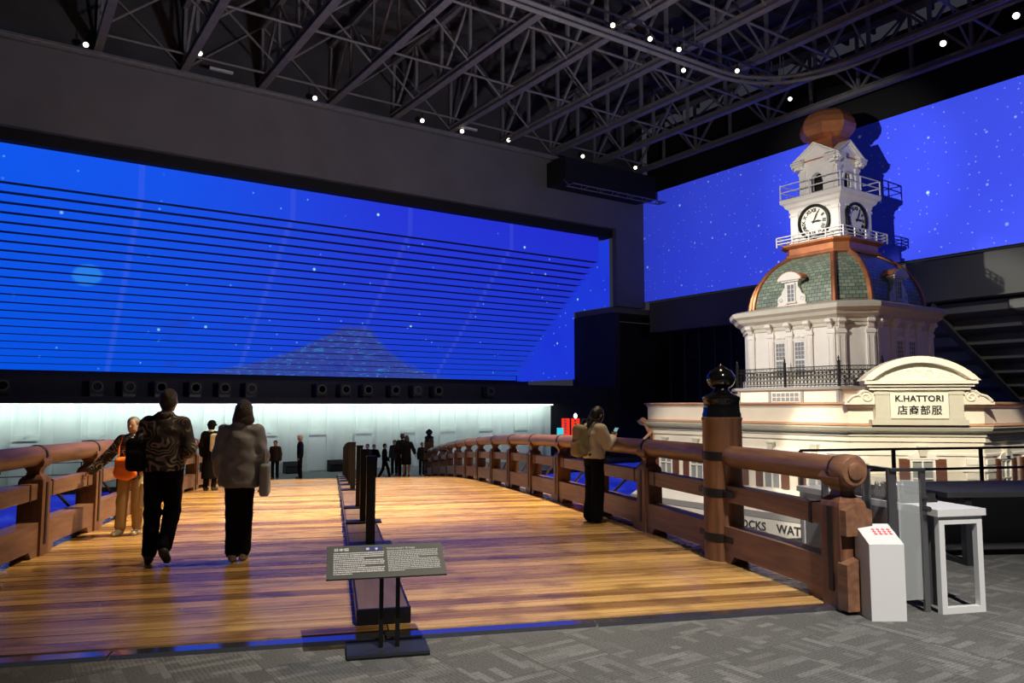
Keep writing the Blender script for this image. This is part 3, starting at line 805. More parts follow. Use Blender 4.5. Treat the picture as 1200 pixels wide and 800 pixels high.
# corner sign with curved pediment
sp, sa_ = on_face('corner', 0.0, 0.0, .42)
sg = thing('corner_sign', 'cream pedimented corner sign with black shop lettering above the cornice', 'sign', H(sp.x + BO.x, sp.y + BO.y, 1.06), HA + sa_)
def arc_outline(w, z0, h, n=18):
    rad = (w*w + h*h)/(2*h); c = z0 + h - rad; a0 = math.asin(w/rad)
    return [(rad*math.sin(a0 - 2*a0*i/n), c + rad*math.cos(a0 - 2*a0*i/n)) for i in range(n+1)]
MB().box(-1.36, 1.36, -.06, .30, .0, .16).build('sign_base', 'pilaster_grey', sg)
MB().box(-1.22, 1.22, .02, .40, .14, 1.10).build('sign_body', 'cream', sg)
for s in (-1, 1):
    MB().box(s*1.04-.20, s*1.04+.20, -.04, .02, .16, 1.08).box(s*1.04-.23, s*1.04+.23, -.06, .03, .92, 1.0).box(s*1.04-.23, s*1.04+.23, -.06, .03, .16, .24).build('pilaster', 'pilaster_grey', sg)
    sub(MB().box(-.01, .01, -.01, .01, 0, .01).build('pin', 'cream', sg), 'tiny pin') if False else None
pn = MB().box(-.82, .82, -.05, .02, .20, .99).build('sign_panel', 'sign_white', sg)
t1 = link('lettering', text_mesh('K.HATTORI', .255, .008, 'letter_black', spacing=1.06, bold=.006), pn, (0, -.06, .79), (PI/2, 0, 0))
t2 = link('lettering', text_mesh('店商部服', .30, .008, 'letter_black', spacing=1.12, bold=.004), pn, (0, -.06, .43), (PI/2, 0, 0))
MB().box(-1.42, 1.42, -.12, .42, 1.06, 1.14).box(-1.50, 1.50, -.20, .42, 1.16, 1.22).box(-1.58, 1.58, -.28, .42, 1.24, 1.34).build('entablature', 'cream', sg)
outer, inner = arc_outline(1.66, 1.34, .74), arc_outline(1.38, 1.36, .52)
MB().prism(outer + list(reversed(inner)), 'y', -.28, .42).build('pediment_arch', 'cream', sg, smooth=True)
o2, i2 = arc_outline(1.52, 1.36, .64), arc_outline(1.38, 1.36, .52)
MB().prism(o2 + list(reversed(i2)), 'y', -.33, -.2).build('arch_moulding', 'cream_white', sg, smooth=True)
MB().prism(arc_outline(1.40, 1.345, .54), 'y', -.10, .38).build('tympanum', 'sign_white', sg)
orn = MB()
for s in (-1, 1):
    for cx, cz, r0 in ((.28, 1.55, .13), (.62, 1.50, .10), (.90, 1.46, .07)):
        orn.tube([(s*(cx + r0*(1 - i/14)*math.cos(i*.75)), -.11, cz + r0*(1 - i/14)*math.sin(i*.75)) for i in range(13)], .016, 5)
    orn.tube([(s*(.05 + .1*i), -.11, 1.44 + .04*math.sin(i*1.3)) for i in range(11)], .014, 5)
orn.tube([(.11*math.cos(a*.5), -.11, 1.72 + .09*math.sin(a*.5)) for a in range(13)], .018, 5)
orn.build('relief_ornament', 'sign_white', sg)['kind'] = 'stuff'
for s in (-1, 1):
    vol = MB().prism([(s*1.22, .62), (s*2.12, .62), (s*2.10, .70), (s*1.95, .74), (s*1.80, .86), (s*1.62, 1.06), (s*1.42, 1.12), (s*1.22, 1.0)], 'y', .02, .26)
    pth = []
    for i in range(26):
        a = i*.42; r0 = .20*(1 - i/30); pth.append((s*(1.47 + r0*math.cos(a)), .0, .86 + r0*math.sin(a)))
    vol.tube(pth, .028, 6)
    vol.tube([(s*(1.60 + .055*i), .0, 1.02 - .035*i - .03*math.sin(i*.9)) for i in range(9)], .04, 6)
    vol.build('volute', 'cream', sg)
# awning fascia with lettering
aw = MB().prism([(22.32, -1.15), (22.32, -1.22), (20.95, -1.86), (20.95, -1.78)], 'y', 14.7, 22.6)
sb('awning_roof', aw, 'cream_white')
sb('awning_band', MB().box(20.90, 21.0, 14.68, 22.6, -1.98, -1.78), 'grey_moulding')
fa = sb('awning_fascia', MB().box(20.92, 20.98, 14.68, 22.6, -2.85, -1.98), 'cream_white')
for body, u in (('CLOCKS', 17.0), ('WAT', 15.42)):
    link('lettering', text_mesh(body, .37, .008, 'letter_black', spacing=1.05, bold=.008), fa, (20.905, u, -2.26), (PI/2, 0, -PI/2))
sb('awning_post', MB().box(20.88, 21.02, 14.45, 14.6, -5.5, -1.7), 'cream_white')
for u in (17.5, 20.0, 22.3): sb('awning_post', MB().box(20.9, 21.0, u - .05, u + .05, -5.5, -2.85), 'cream_white')
# flag-pole bracket at the far left corner
bkt = MB().tube([(22.25, 22.8, .45), (22.05, 22.9, .85), (21.95, 22.95, 1.0)], .07, 8).tube([(22.2, 22.7, .62), (21.2, 22.2, .28)], .05, 8)
bkt.lathe([(.05, .92), (.13, .98), (.15, 1.08), (.08, 1.15), (.02, 1.17)], 12, (21.95, 22.95, 0))
sub(sb('lantern_bracket', bkt, 'copper_trim', smooth=True), 'pinkish scrolled bracket at the left end of the facade')
sb('corner_pipe', MB().tube([(22.22, 22.7, -5.5), (22.22, 22.7, .6)], .07, 8), 'copper_trim', smooth=True)

# ================================================================== CLOCK TOWER
TC = Vector((28.45, 18.5, 1.3))
tw = thing('clock_tower', 'white domed clock tower with green slate roof and copper ribs', 'clock tower', H(TC.x, TC.y, TC.z), HA)
def tb(name, mb, m, parent=None, loc=(0, 0, 0), rz=0.0, smooth=False):
    return mb.build(name, m, parent or tw, loc if parent else Vector(loc) - Vector((0, 0, TC.z)), (0, 0, rz), smooth)
def oct_loft(prof): return MB().rings([octagon(a, c, z) for a, c, z in prof])
def sq_loft(prof): return MB().rings([[(-a, -a, z), (a, -a, z), (a, a, z), (-a, a, z)] for a, z in prof])
# attic
tb('attic', oct_loft([(3.28, 1.05, 1.3), (3.28, 1.05, 2.22)]), 'cream')
tb('attic_ledge', oct_loft([(3.28, 1.05, 2.20), (3.40, 1.08, 2.24), (3.40, 1.08, 2.34), (2.9, .95, 2.36)]), 'grey_moulding')
for rz in (-PI/2, 0, -PI/4):
    L = 2.2 if rz != -PI/4 else .7; dist = 3.28 if rz != -PI/4 else (3.28*2 - 1.05)/math.sqrt(2)
    for s in ((-L, -L*.33, L*.33, L) if rz != -PI/4 else (-L, L)):
        tb('attic_post', MB().box(s-.05, s+.05, -.05, .02, 1.6, 2.2), 'grey_moulding', None, (dist*math.sin(rz), -dist*math.cos(rz), 0), rz)
    if rz != -PI/4:
        m_ = MB().box(-.6, .6, -.03, .02, 1.82, 2.12).build('attic_window', 'shop_glass', tw, Vector((dist*math.sin(rz), -dist*math.cos(rz), -TC.z)), (0, 0, rz))
        g_ = MB()
        for i in range(7): g_.box(-.6 + .2*i - .012, -.6 + .2*i + .012, -.045, 0, 1.82, 2.12)
        g_.box(-.6, .6, -.045, 0, 1.955, 1.98); g_.build('glazing_bars', 'cream_white', m_)
# iron fence
def fence_panel(L):
    m = MB(); z0, z1 = 2.36, 3.08
    for z in (z0 + .04, z1 - .14, z1): m.box(-L/2, L/2, -.015, .015, z - .015, z + .015)
    n = max(2, int(L/.15))
    for i in range(n+1):
        x = -L/2 + L*i/n; m.box(x-.008, x+.008, -.008, .008, z0, z1)
        if i < n:
            for cz in (z0 + .17, z0 + .33, z0 + .49):
                m.tube([(x + L/n/2 + .062*math.cos(a*PI/4), 0, cz + .075*math.sin(a*PI/4)) for a in range(8)], .011, 4, True)
            m.tube([(x + L/n/2 + .04*math.cos(a*PI/3), 0, z1 - .07 + .05*math.sin(a*PI/3)) for a in range(6)], .009, 4, True)
    return m
m_fp = MB().box(-.035, .035, -.035, .035, 2.3, 3.2).lathe([(.05, 3.2), (.06, 3.25), (.02, 3.3), (.035, 3.36), (.01, 3.45)], 8).mesh('fence_post', 'iron')
fn_ = thing('iron_fence', 'ornate dark iron fence around the foot of the clock tower', 'fence', H(TC.x, TC.y, 2.3), HA)
FA, FC = 3.30, 1.03
for rz, L in ((-PI/2, 2*(FA-FC)), (0, 2*(FA-FC)), (-PI/4, FC*math.sqrt(2))):
    dist = FA if rz != -PI/4 else (2*FA - FC)/math.sqrt(2)
    np_ = 2 if rz != -PI/4 else 1
    me = fence_panel(L/np_ - .06).mesh('fence_panel', 'iron')
    for i in range(np_):
        s = (i - (np_-1)/2)*L/np_
        link('fence_panel', me, fn_, (dist*math.sin(rz) + s*math.cos(rz), -dist*math.cos(rz) + s*math.sin(rz), -2.3), (0, 0, rz))
    for i in range(np_ + (1 if rz != -PI/4 else 0)):
        s = (i - np_/2)*L/np_
        if rz == -PI/4: continue
        link('fence_post', m_fp, fn_, (dist*math.sin(rz) + s*math.cos(rz), -dist*math.cos(rz) + s*math.sin(rz), -2.3), (0, 0, rz))
# main octagonal storey
A8, C8 = 2.92, .95
tb('wall', oct_loft([(A8, C8, 1.9), (A8, C8, 4.8)]), 'cream_white')
tb('plinth', oct_loft([(A8, C8, 2.3), (A8+.08, C8, 2.32), (A8+.08, C8, 2.62), (A8, C8, 2.68)]), 'cream_white')
tb('cornice', oct_loft([(A8, C8, 4.55), (A8+.05, C8, 4.58), (A8+.05, C8, 4.70), (A8+.09, C8, 4.72), (A8+.12, C8, 4.86), (A8+.28, C8+.06, 4.98), (A8+.34, C8+.08, 5.10), (A8+.46, C8+.1, 5.20), (A8+.48, C8+.1, 5.36), (A8+.30, C8+.05, 5.42), (A8-.1, C8, 5.52)]), 'pilaster_grey')
def face_at(rz, s, a=A8, c=C8):
    dist = a if abs(rz + PI/4) > .01 else (2*a - c)/math.sqrt(2)
    return Vector((dist*math.sin(rz) + s*math.cos(rz), -dist*math.cos(rz) + s*math.sin(rz), -TC.z))
pil = MB().box(-.15, .15, -.07, .02, 2.6, 4.55).box(-.18, .18, -.10, .02, 4.30, 4.40).box(-.18, .18, -.1, .02, 2.6, 2.74).box(-.105, -.08, -.085, 0, 2.8, 4.2).box(.08, .105, -.085, 0, 2.8, 4.2).mesh('pilaster', 'cream_white')
con = MB().prism([(-.02, 4.42), (-.12, 4.5), (-.16, 4.62), (-.24, 4.70), (-.26, 4.84), (.02, 4.84)], 'x', -.10, .10).tube([(-.13, -.2, 4.74), (.13, -.2, 4.74)], .07, 8).mesh('console', 'cream_white')
win = MB()
for x0, x1, z0, z1 in ((-.25, -.20, 2.75, 4.1), (.20, .25, 2.75, 4.1), (-.25, .25, 4.05, 4.12), (-.28, .28, 2.68, 2.76), (-.2, .2, 3.36, 3.42), (-.2, .2, 3.04, 3.06), (-.2, .2, 3.72, 3.74), (-.2, .2, 3.55, 3.57), (-.2, .2, 3.2, 3.22), (-.2, .2, 3.88, 3.9), (-.075, -.06, 2.75, 4.05), (.06, .075, 2.75, 4.05)):
    win.box(x0, x1, -.04, .04, z0, z1)
m_win = win.mesh('window', 'cream_white'); m_wp = MB().box(-.2, .2, -.015, .015, 2.76, 4.06).mesh('pane', 'shop_glass')
m_wo = MB().prism([(-.28, 4.12), (.28, 4.12), (.28, 4.18), (.16, 4.2), (.0, 4.32), (-.16, 4.2), (-.28, 4.18)], 'y', -.06, .02).tube([(-.2 + .02*i, -.07, 4.25 + .03*math.sin(i)) for i in range(21)], .02, 5).mesh('window_crest', 'cream_white')
for rz in (-PI/2, 0):
    for s in (-1.79, -.86, 0, .86, 1.79):
        link('pilaster', pil, tw, face_at(rz, s), (0, 0, rz)); link('console', con, tw, face_at(rz, s), (0, 0, rz))
    for s in (-.43, .43):
        w = link('window', m_win, tw, face_at(rz, s), (0, 0, rz)); link('pane', m_wp, w); link('window_crest', m_wo, w)
for s in (-.50, .50):
    link('pilaster', pil, tw, face_at(-PI/4, s), (0, 0, -PI/4)); link('console', con, tw, face_at(-PI/4, s), (0, 0, -PI/4))
# dome
def dome_prof(n=14, th=R(66)):
    out = []
    for i in range(n+1):
        t = th*i/n; f = (1 - math.cos(t))/(1 - math.cos(th)); a = 2.72 - (2.72 - 1.34)*f
        out.append((a, .90 - (.90 - .42)*f, 5.46 + 2.20*math.sin(t)/math.sin(th)))
    return out
DP = dome_prof(); OC = [octagon(*p) for p in DP]
for e in range(8):
    vsx, fs, uvs = [], [], []; arc = 0
    for i in range(len(DP)):
        p, q = Vector(OC[i][e]), Vector(OC[i][(e+1) % 8])
        if i: arc += ((p+q)/2 - prev).length
        prev = (p+q)/2; w_ = (q-p).length/2
        vsx += [tuple(p), tuple(q)]; uvs += [(-w_, arc), (w_, arc)]
    for i in range(len(DP)-1): fs.append((2*i, 2*i+1, 2*i+3, 2*i+2))
    me = bpy.data.meshes.new('slate_face'); me.from_pydata(vsx, [], fs)
    ul = me.uv_layers.new(name='UVMap')
    for lp in me.loops: ul.data[lp.index].uv = uvs[lp.vertex_index]
    me.materials.append(MATS['slate_tiles']); me.polygons.foreach_set('use_smooth', [True]*len(me.polygons)); me.update()
    link('slate_face', me, tw, (0, 0, -TC.z))
    tb('dome_rib', MB().tube([OC[i][e] for i in range(len(DP))], .105, 8), 'copper', smooth=True)
tb('dome_core', oct_loft([(a - .06, c, z) for a, c, z in DP]), 'matte_black')
tb('dome_foot', oct_loft([(2.72, .9, 5.40), (2.84, .92, 5.44), (2.84, .92, 5.52), (2.70, .9, 5.56)]), 'copper')
# dormers
def dormer(rz):
    p = Vector((2.70*math.sin(rz), -2.70*math.cos(rz), 5.48 - TC.z))
    b = MB().box(-.30, .30, -.05, 1.1, 0, 1.02).build('dormer', 'cream_white', tw, p, (0, 0, rz))
    MB().box(-.155, .155, -.075, -.04, .22, .86).build('pane', 'shop_glass', b)
    g = MB()
    for x in (-.17, .17): g.box(x-.025, x+.025, -.1, -.04, .18, .9)
    g.box(-.19, .19, -.1, -.04, .86, .92); g.box(-.24, .24, -.13, -.04, .14, .2); g.box(-.015, .015, -.09, -.05, .2, .88)
    for z in (.36, .52, .68): g.box(-.16, .16, -.09, -.05, z-.01, z+.01)
    g.build('sash', 'cream_white', b)
    for s in (-1, 1):
        MB().prism([(s*.28, .02), (s*.66, .02), (s*.66, .10), (s*.60, .16), (s*.64, .28), (s*.60, .42), (s*.46, .50), (s*.42, .62), (s*.36, .72), (s*.28, .80)], 'y', -.06, .16).tube([(s*(.48 + .1*(1-i/16)*math.cos(i*.6)), -.07, .28 + .1*(1-i/16)*math.sin(i*.6)) for i in range(15)], .022, 5).build('scroll', 'cream_white', b)
    MB().box(-.40, .40, -.14, .5, .98, 1.06).build('dormer_cornice', 'cream_white', b)
    oa, ia = arc_outline(.52, 1.10, .26, 10), arc_outline(.36, 1.12, .16, 10)
    MB().prism([(-.52, 1.04), (.52, 1.04)] + oa, 'y', -.20, .2).build('hood', 'cream_white', b)
    MB().prism([(x*1.06, z + .03) for x, z in arc_outline(.54, 1.08, .27, 10)] + [(x, z - .02) for x, z in reversed(arc_outline(.54, 1.08, .27, 10))], 'y', -.18, 1.5).build('hood_roof', 'copper', b)
for rz in (-PI/2, 0): dormer(rz)
# copper drum, railing, clock stage
tb('copper_drum', oct_loft([(1.32, .4, 7.58), (1.50, .44, 7.66), (1.52, .44, 7.76), (1.42, .42, 7.80), (1.42, .42, 8.04), (1.52, .44, 8.08), (1.60, .46, 8.14), (1.60, .46, 8.22)]), 'copper')
def balustrade(a, z0, h, npost, nrail, r=.022):
    m = MB(); c = [(-a, -a), (a, -a), (a, a), (-a, a)]
    for e in range(4):
        p, q = Vector(c[e]), Vector(c[(e+1) % 4])
        for i in range(npost):
            w = p.lerp(q, i/npost); m.box(w.x-r, w.x+r, w.y-r, w.y+r, z0, z0+h)
        for j in range(nrail):
            z = z0 + h*(j+1)/nrail; m.bar((p.x, p.y, z), (q.x, q.y, z), r*1.6, r*1.6)
    return m
tb('lower_railing', balustrade(1.52, 8.20, .40, 4, 3), 'rail_white')
CS = 1.08
tb('clock_stage', sq_loft([(CS+.08, 8.2), (CS+.08, 8.4), (CS, 8.45), (CS, 9.7)]), 'cream_white')
m_cp = MB().box(-.17, .17, -.05, .03, 8.45, 9.7).box(-.2, .2, -.09, .03, 9.46, 9.55).mesh('corner_pilaster', 'cream_white')
dial = MB().lathe([(.60, .0), (.60, -.06)], 40, (0, 0, 0), 'y').mesh('dial', 'sign_white')
ringm = MB().lathe([(.60, .03), (.60, -.10), (.64, -.14), (.71, -.13), (.73, -.06), (.73, .03)], 40, (0, 0, 0), 'y').mesh('clock_ring', 'iron', smooth=True)
def rot_text(txt, size, ang, rad, mb):
    me = text_mesh(txt, size, .004, 'letter_black', bold=.008)
    for v_ in me.vertices:
        x, z = v_.co.x, v_.co.y + rad
        v_.co = (x*math.cos(ang) + z*math.sin(ang), -.072 - v_.co.z, -x*math.sin(ang) + z*math.cos(ang))
    mb.add([v_.co for v_ in me.vertices], [tuple(p.vertices) for p in me.polygons]); bpy.data.meshes.remove(me)
nm = MB()
for i, tx in enumerate(('XII', 'I', 'II', 'III', 'IIII', 'V', 'VI', 'VII', 'VIII', 'IX', 'X', 'XI')): rot_text(tx, .20, 2*PI*i/12, .46, nm)
m_num = nm.mesh('numerals', 'letter_black', fix=False)
def hand(L, w, ang):
    m = MB(); d = (math.sin(ang), math.cos(ang)); n_ = (d[1], -d[0])
    m.prism([(-.1*d[0]+n_[0]*w*.4, -.1*d[1]+n_[1]*w*.4), (L*.6*d[0]+n_[0]*w, L*.6*d[1]+n_[1]*w), (L*d[0], L*d[1]), (L*.6*d[0]-n_[0]*w, L*.6*d[1]-n_[1]*w), (-.1*d[0]-n_[0]*w*.4, -.1*d[1]-n_[1]*w*.4)], 'y', -.11, -.095)
    return m
for rz in (-PI/2, 0, PI/2, PI):
    c = Vector((CS*math.sin(rz), -CS*math.cos(rz), 9.07 - TC.z))
    if rz <= 0:
        d_ = link('clock', ringm, tw, c, (0, 0, rz))
        sub(d_, 'round clock with roman numerals on the %s face' % ('left' if rz else 'right'))
        link('dial', dial, d_); link('numerals', m_num, d_)
        hand(.46, .03, R(28)).build('minute_hand', 'letter_black', d_); hand(.38, .042, R(92)).build('hour_hand', 'letter_black', d_)
        MB().lathe([(.05, -.06), (.04, -.125)], 12, (0, 0, 0), 'y').build('hub', 'letter_black', d_)
        og = MB()
        for sx_ in (-1, 1):
            for sz_ in (-1, 1):
                og.tube([(sx_*(.76 + .10*(1-i/14)*math.cos(i*.7)), -.02, sz_*.60 + .10*(1-i/14)*math.sin(i*.7)) for i in range(13)], .022, 5)
                og.tube([(sx_*(.50 + .05*i), -.02, sz_*(.70 - .012*i)) for i in range(5)], .025, 5)
        for i in range(9): og.tube([(-.72 + .18*i, -.03, .60), (-.66 + .18*i, -.05, .50 + .03*(i % 2)), (-.60 + .18*i, -.03, .60)], .03, 5)
        og.build('relief_ornament', 'cream_white', tw, c, (0, 0, rz))['kind'] = 'stuff'
    for s in (-.92, .92):
        p = Vector((CS*math.sin(rz) + s*math.cos(rz), -CS*math.cos(rz) + s*math.sin(rz), -TC.z)); link('corner_pilaster', m_cp, tw, p, (0, 0, rz))
tb('gallery_cornice', sq_loft([(1.08, 9.60), (1.14, 9.64), (1.16, 9.76), (1.26, 9.84), (1.30, 9.96), (1.40, 10.02), (1.42, 10.18), (1.30, 10.24)]), 'cream_white')
tb('gallery_railing', balustrade(1.38, 10.22, .58, 2, 2), 'rail_white')
# belfry with arched openings
BW = .80
wallp = [(-BW, 10.2), (-.25, 10.2), (-.25, 10.9)] + [(-.25*math.cos(PI*i/10), 10.9 + .25*math.sin(PI*i/10)) for i in range(1, 10)] + [(.25, 10.9), (.25, 10.2), (BW, 10.2), (BW, 11.45), (-BW, 11.45)]
m_bw = MB().prism(wallp, 'y', -.02, .14).mesh('belfry_wall', 'cream_white')
arch = [( -.34*math.cos(PI*i/12), 10.9 + .34*math.sin(PI*i/12)) for i in range(13)] + [(.25*math.cos(PI*i/12), 10.9 + .25*math.sin(PI*i/12)) for i in range(13)]
m_ar = MB().prism(arch, 'y', -.07, .0).box(-.36, -.24, -.06, 0, 10.84, 10.92).box(.24, .36, -.06, 0, 10.84, 10.92).mesh('arch_moulding', 'cream_white')
m_bp = MB().box(-.13, .13, -.08, .02, 10.2, 11.3).box(-.16, .16, -.11, .02, 11.22, 11.32).mesh('belfry_pilaster', 'cream_white')
tri = [(-1.02, 11.62), (1.02, 11.62), (1.02, 11.70), (0, 12.30), (-1.02, 11.70)]
m_tri = MB().prism([(-.92, 11.62), (.92, 11.62), (0, 12.22)], 'y', -.09, .0).mesh('tympanum', 'cream_white')
def gable():
    m = MB()
    for s in (-1, 1):
        for k_, (dz_, dy, th) in enumerate(((0, -.22, .07), (-.08, -.16, .06), (-.15, -.10, .06))):
            m.prism([(s*1.12, 11.66 + dz_), (s*1.12, 11.66 + dz_ + th), (0, 12.36 + dz_ + th), (0, 12.36 + dz_)], 'y', dy, .3)
    m.box(-1.08, -.55, -.2, .1, 11.52, 11.62); m.box(.55, 1.08, -.2, .1, 11.52, 11.62)
    m.box(-1.02, -.6, -.12, .1, 11.42, 11.52); m.box(.6, 1.02, -.12, .1, 11.42, 11.52)
    return m.mesh('gable_moulding', 'cream_white')
m_gb = gable()
for rz in (-PI/2, 0, PI/2, PI):
    c = Vector((BW*math.sin(rz), -BW*math.cos(rz), -TC.z)); rt = (0, 0, rz)
    link('belfry_wall', m_bw, tw, c, rt); link('arch_moulding', m_ar, tw, c, rt); link('gable_moulding', m_gb, tw, c, rt); link('tympanum', m_tri, tw, c, rt)
    for s in (-.64, .64): link('belfry_pilaster', m_bp, tw, c + Vector((s*math.cos(rz), s*math.sin(rz), 0)), rt)
tb('belfry_floor', MB().box(-.7, .7, -.7, .7, 10.2, 10.26), 'dark_grey')
tb('belfry_core', MB().box(-.42, .42, -.42, .42, 10.26, 11.4), 'matte_black')
tb('entablature', sq_loft([(.82, 11.40), (.84, 11.5), (.84, 11.66), (.7, 11.7)]), 'cream_white')
for ax in ('x', 'y'): tb('gable_roof', MB().prism([(-1.0, 11.68), (1.0, 11.68), (0, 12.34)], ax, -.86, .86), 'copper')
tb('copper_neck', sq_loft([(.86, 11.70), (.66, 12.0), (.54, 12.3), (.50, 12.62), (.60, 12.68)]), 'copper')
tb('copper_bulb', MB().lathe([(.50, 12.60), (.74, 12.64), (.96, 12.76), (1.09, 12.96), (1.12, 13.16), (1.05, 13.42), (.86, 13.68), (.58, 13.86), (.28, 13.95), (.04, 13.98)], 8, (0, 0, 0), 'z', R(22.5)), 'copper')
# ================================================================== FOREGROUND OBJECTS
st = thing('text_panel_stand', 'grey slanted text panel on two thin black poles at the front of the deck', 'sign stand', (.39, 5.38, 0))
MB().box(-.27, .27, -.14, .14, 0, .03).build('base_plate', 'stand_grey', st)
MB().box(-.27, .27, -.145, -.14, .0, .012).build('base_edge', 'black_metal', st)
for x in (-.045, .065): MB().box(x-.014, x+.014, -.012, .012, .03, .62).build('pole', 'black_metal', st)
pn = MB().box(-.39, .39, -.17, .17, -.012, .0).build('panel', 'panel_grey', st, (-.02, -.06, .615), (R(27), 0, 0))
link('title', text_mesh('日本橋', .034, .0004, 'white_paint', 'LEFT', bold=.0006), pn, (-.345, .125, .0008))
link('title', text_mesh('Nihonbashi Bridge', .026, .0004, 'panel_text', 'LEFT'), pn, (.01, .125, .0008))
tl = MB(); rng = random.Random(3)
for i in range(12):
    x = -.345; xe = -.02 if i not in (3, 7, 11) else rng.uniform(-.25, -.12)
    while x < xe:
        w = rng.uniform(.004, .013); tl.box(x, x+w, .085 - .0195*i, .0935 - .0195*i, .0002, .0009); x += w + rng.uniform(.0015, .005)
tl.build('body_text', 'white_paint', pn)
tl = MB()
for i in range(15):
    x = .01; xe = .35 if i not in (5, 14) else rng.uniform(.1, .25)
    while x < xe:
        w = rng.uniform(.004, .016); tl.box(x, x+w, .096 - .0150*i, .1025 - .0150*i, .0002, .0009); x += w + rng.uniform(.002, .006)
tl.build('body_text', 'panel_text', pn)
bl = MB().box(-.14, -.02, .108, .145, .0002, .0012).build('blue_label', 'panel_blue', pn)
MB().lathe([(.013, .0012), (.013, .0018)], 14, (-.118, .1265, 0)).build('label_icon', 'panel_text', bl)
MB().lathe([(.009, .0012), (.009, .0018)], 12, (-.06, .1265, 0)).box(-.063, -.057, .112, .125, .0012, .0018).build('label_icon', 'white_paint', bl)

wb_ = thing('notice_box', 'white wedge-shaped notice box with red print beside the right railing end', 'notice', (4.22, 5.36, 0), R(-13))
MB().prism([(-.13, 0), (.12, 0), (.12, .70), (-.13, .58)], 'x', -.135, .135).build('body', 'white_paint', wb_)
rp = MB()
for i in range(4):
    for j in range(3): rp.box(-.035 + .04*i, -.008 + .04*i, .02 + .03*j, .032 + .03*j, 0, .001)
    rp.box(-.026 + .04*i, -.019 + .04*i, .012, .10, 0, .001)
rp.build('red_print', 'red_print', wb_, (0, -.03, .6285), (math.atan2(.12, .25), 0, 0))
# steel and glass guard rail beside the white table
gr = thing('steel_guard_rail', 'short steel guard rail with flat bars and glass next to the white display table', 'guard rail', (4.5, 5.5, 0))
for x, y, w in ((-.08, -.06, .075), (.18, -.10, .05), (-.02, .32, .075), (-.10, .58, .05), (.02, .95, .06)):
    MB().box(x - w/2, x + w/2, y - .012, y + .012, 0, 1.13).build('flat_bar', 'steel', gr)
MB().bar((.20, -.10, 1.13), (-.10, -.06, 1.13), .05, .025).bar((-.09, -.06, 1.13), (-.02, .34, 1.13), .05, .025).bar((-.02, .34, 1.13), (.02, 2.6, 1.13), .05, .025).build('handrail', 'dark_metal', gr)
for y0_, y1_ in ((-.05, .32), (.34, .95), (.98, 2.5)): MB().box(-.008, .004, y0_, y1_, .12, 1.05).build('glass_panel', 'clear_glass', gr)
MB().box(-.05, .15, -.10, -.092, .1, 1.05).build('glass_panel', 'clear_glass', gr)
for z in (.82, .9): MB().tube([(.18, -.12, z), (.18, -.17, z)], .022, 8).build('bolt', 'dark_metal', gr)

tb_ = thing('display_table', 'white narrow display table with an open frame end in front of the dark table', 'table', (4.93, 5.3, 0))
MB().box(-.22, .24, -.02, 1.9, .765, .82).build('tabletop', 'white_paint', tb_)
for y in (0, 1.82):
    for x in (-.17, .19): MB().box(x-.025, x+.025, y, y+.05, 0, .765).build('leg', 'white_paint', tb_)
    MB().box(-.145, .165, y, y+.05, 0, .05).build('foot_bar', 'white_paint', tb_)
    MB().box(-.145, .165, y, y+.05, .70, .765).build('apron', 'white_paint', tb_)
MB().box(-.18, -.165, .05, 1.82, .05, .765).build('side_panel', 'wall_grey', tb_)
tr = thing('display_tray', 'black shallow tray with small metal pieces on the white table', 'tray', (4.9, 6.15, .82))
MB().box(-.16, .19, -.45, .5, 0, .03).box(-.16, .19, -.45, -.43, .03, .07).box(-.16, .19, .48, .5, .03, .07).box(.17, .19, -.45, .5, .03, .07).build('tray', 'matte_black', tr)
for i in range(6):
    MB().lathe([(.018, .03), (.022, .06), (.012, .10), (.02, .13), (.005, .15)], 10, (-.11 + .06*(i % 3), -.25 + .18*(i//3), 0)).build('metal_piece', 'steel', tr, smooth=True)
dt = thing('dark_table', 'dark grey table with solid back panel at the right edge of the carpet', 'table', (7.35, 7.1, 0), R(-8))
MB().box(-1.1, 1.6, -.45, .75, .70, .75).build('tabletop', 'dark_grey', dt)
for x in (-.85, 1.5): MB().box(x-.04, x+.04, -.42, -.34, 0, .70).box(x-.04, x+.04, .6, .68, 0, .70).box(x-.04, x+.04, -.34, .6, 0, .05).build('leg_frame', 'stand_grey', dt)
MB().box(-1.05, 1.55, .35, .4, .02, .70).build('back_panel', 'wall_grey', dt)
MB().tube([(-1.3, .1, .10), (1.7, .1, .10)], .035, 10).build('foot_rail', 'white_paint', dt, smooth=True)
br = thing('metal_railing', 'black metal railing with two horizontal bars behind the tables on the right', 'railing', (8.6, 8.45, 0))
for z in (1.10, .84): MB().box(-3.0, 5, -.02, .02, z-.015, z+.015).build('bar', 'black_metal', br)
for i in range(7): MB().box(-3.0 + 1.32*i - .02, -3.0 + 1.32*i + .02, -.015, .015, 0, 1.1).build('upright', 'black_metal', br)
for i in range(6): MB().box(-2.95 + 1.32*i, -1.72 + 1.32*i, -.004, .004, .1, .8).build('glass_panel', 'clear_glass', br)
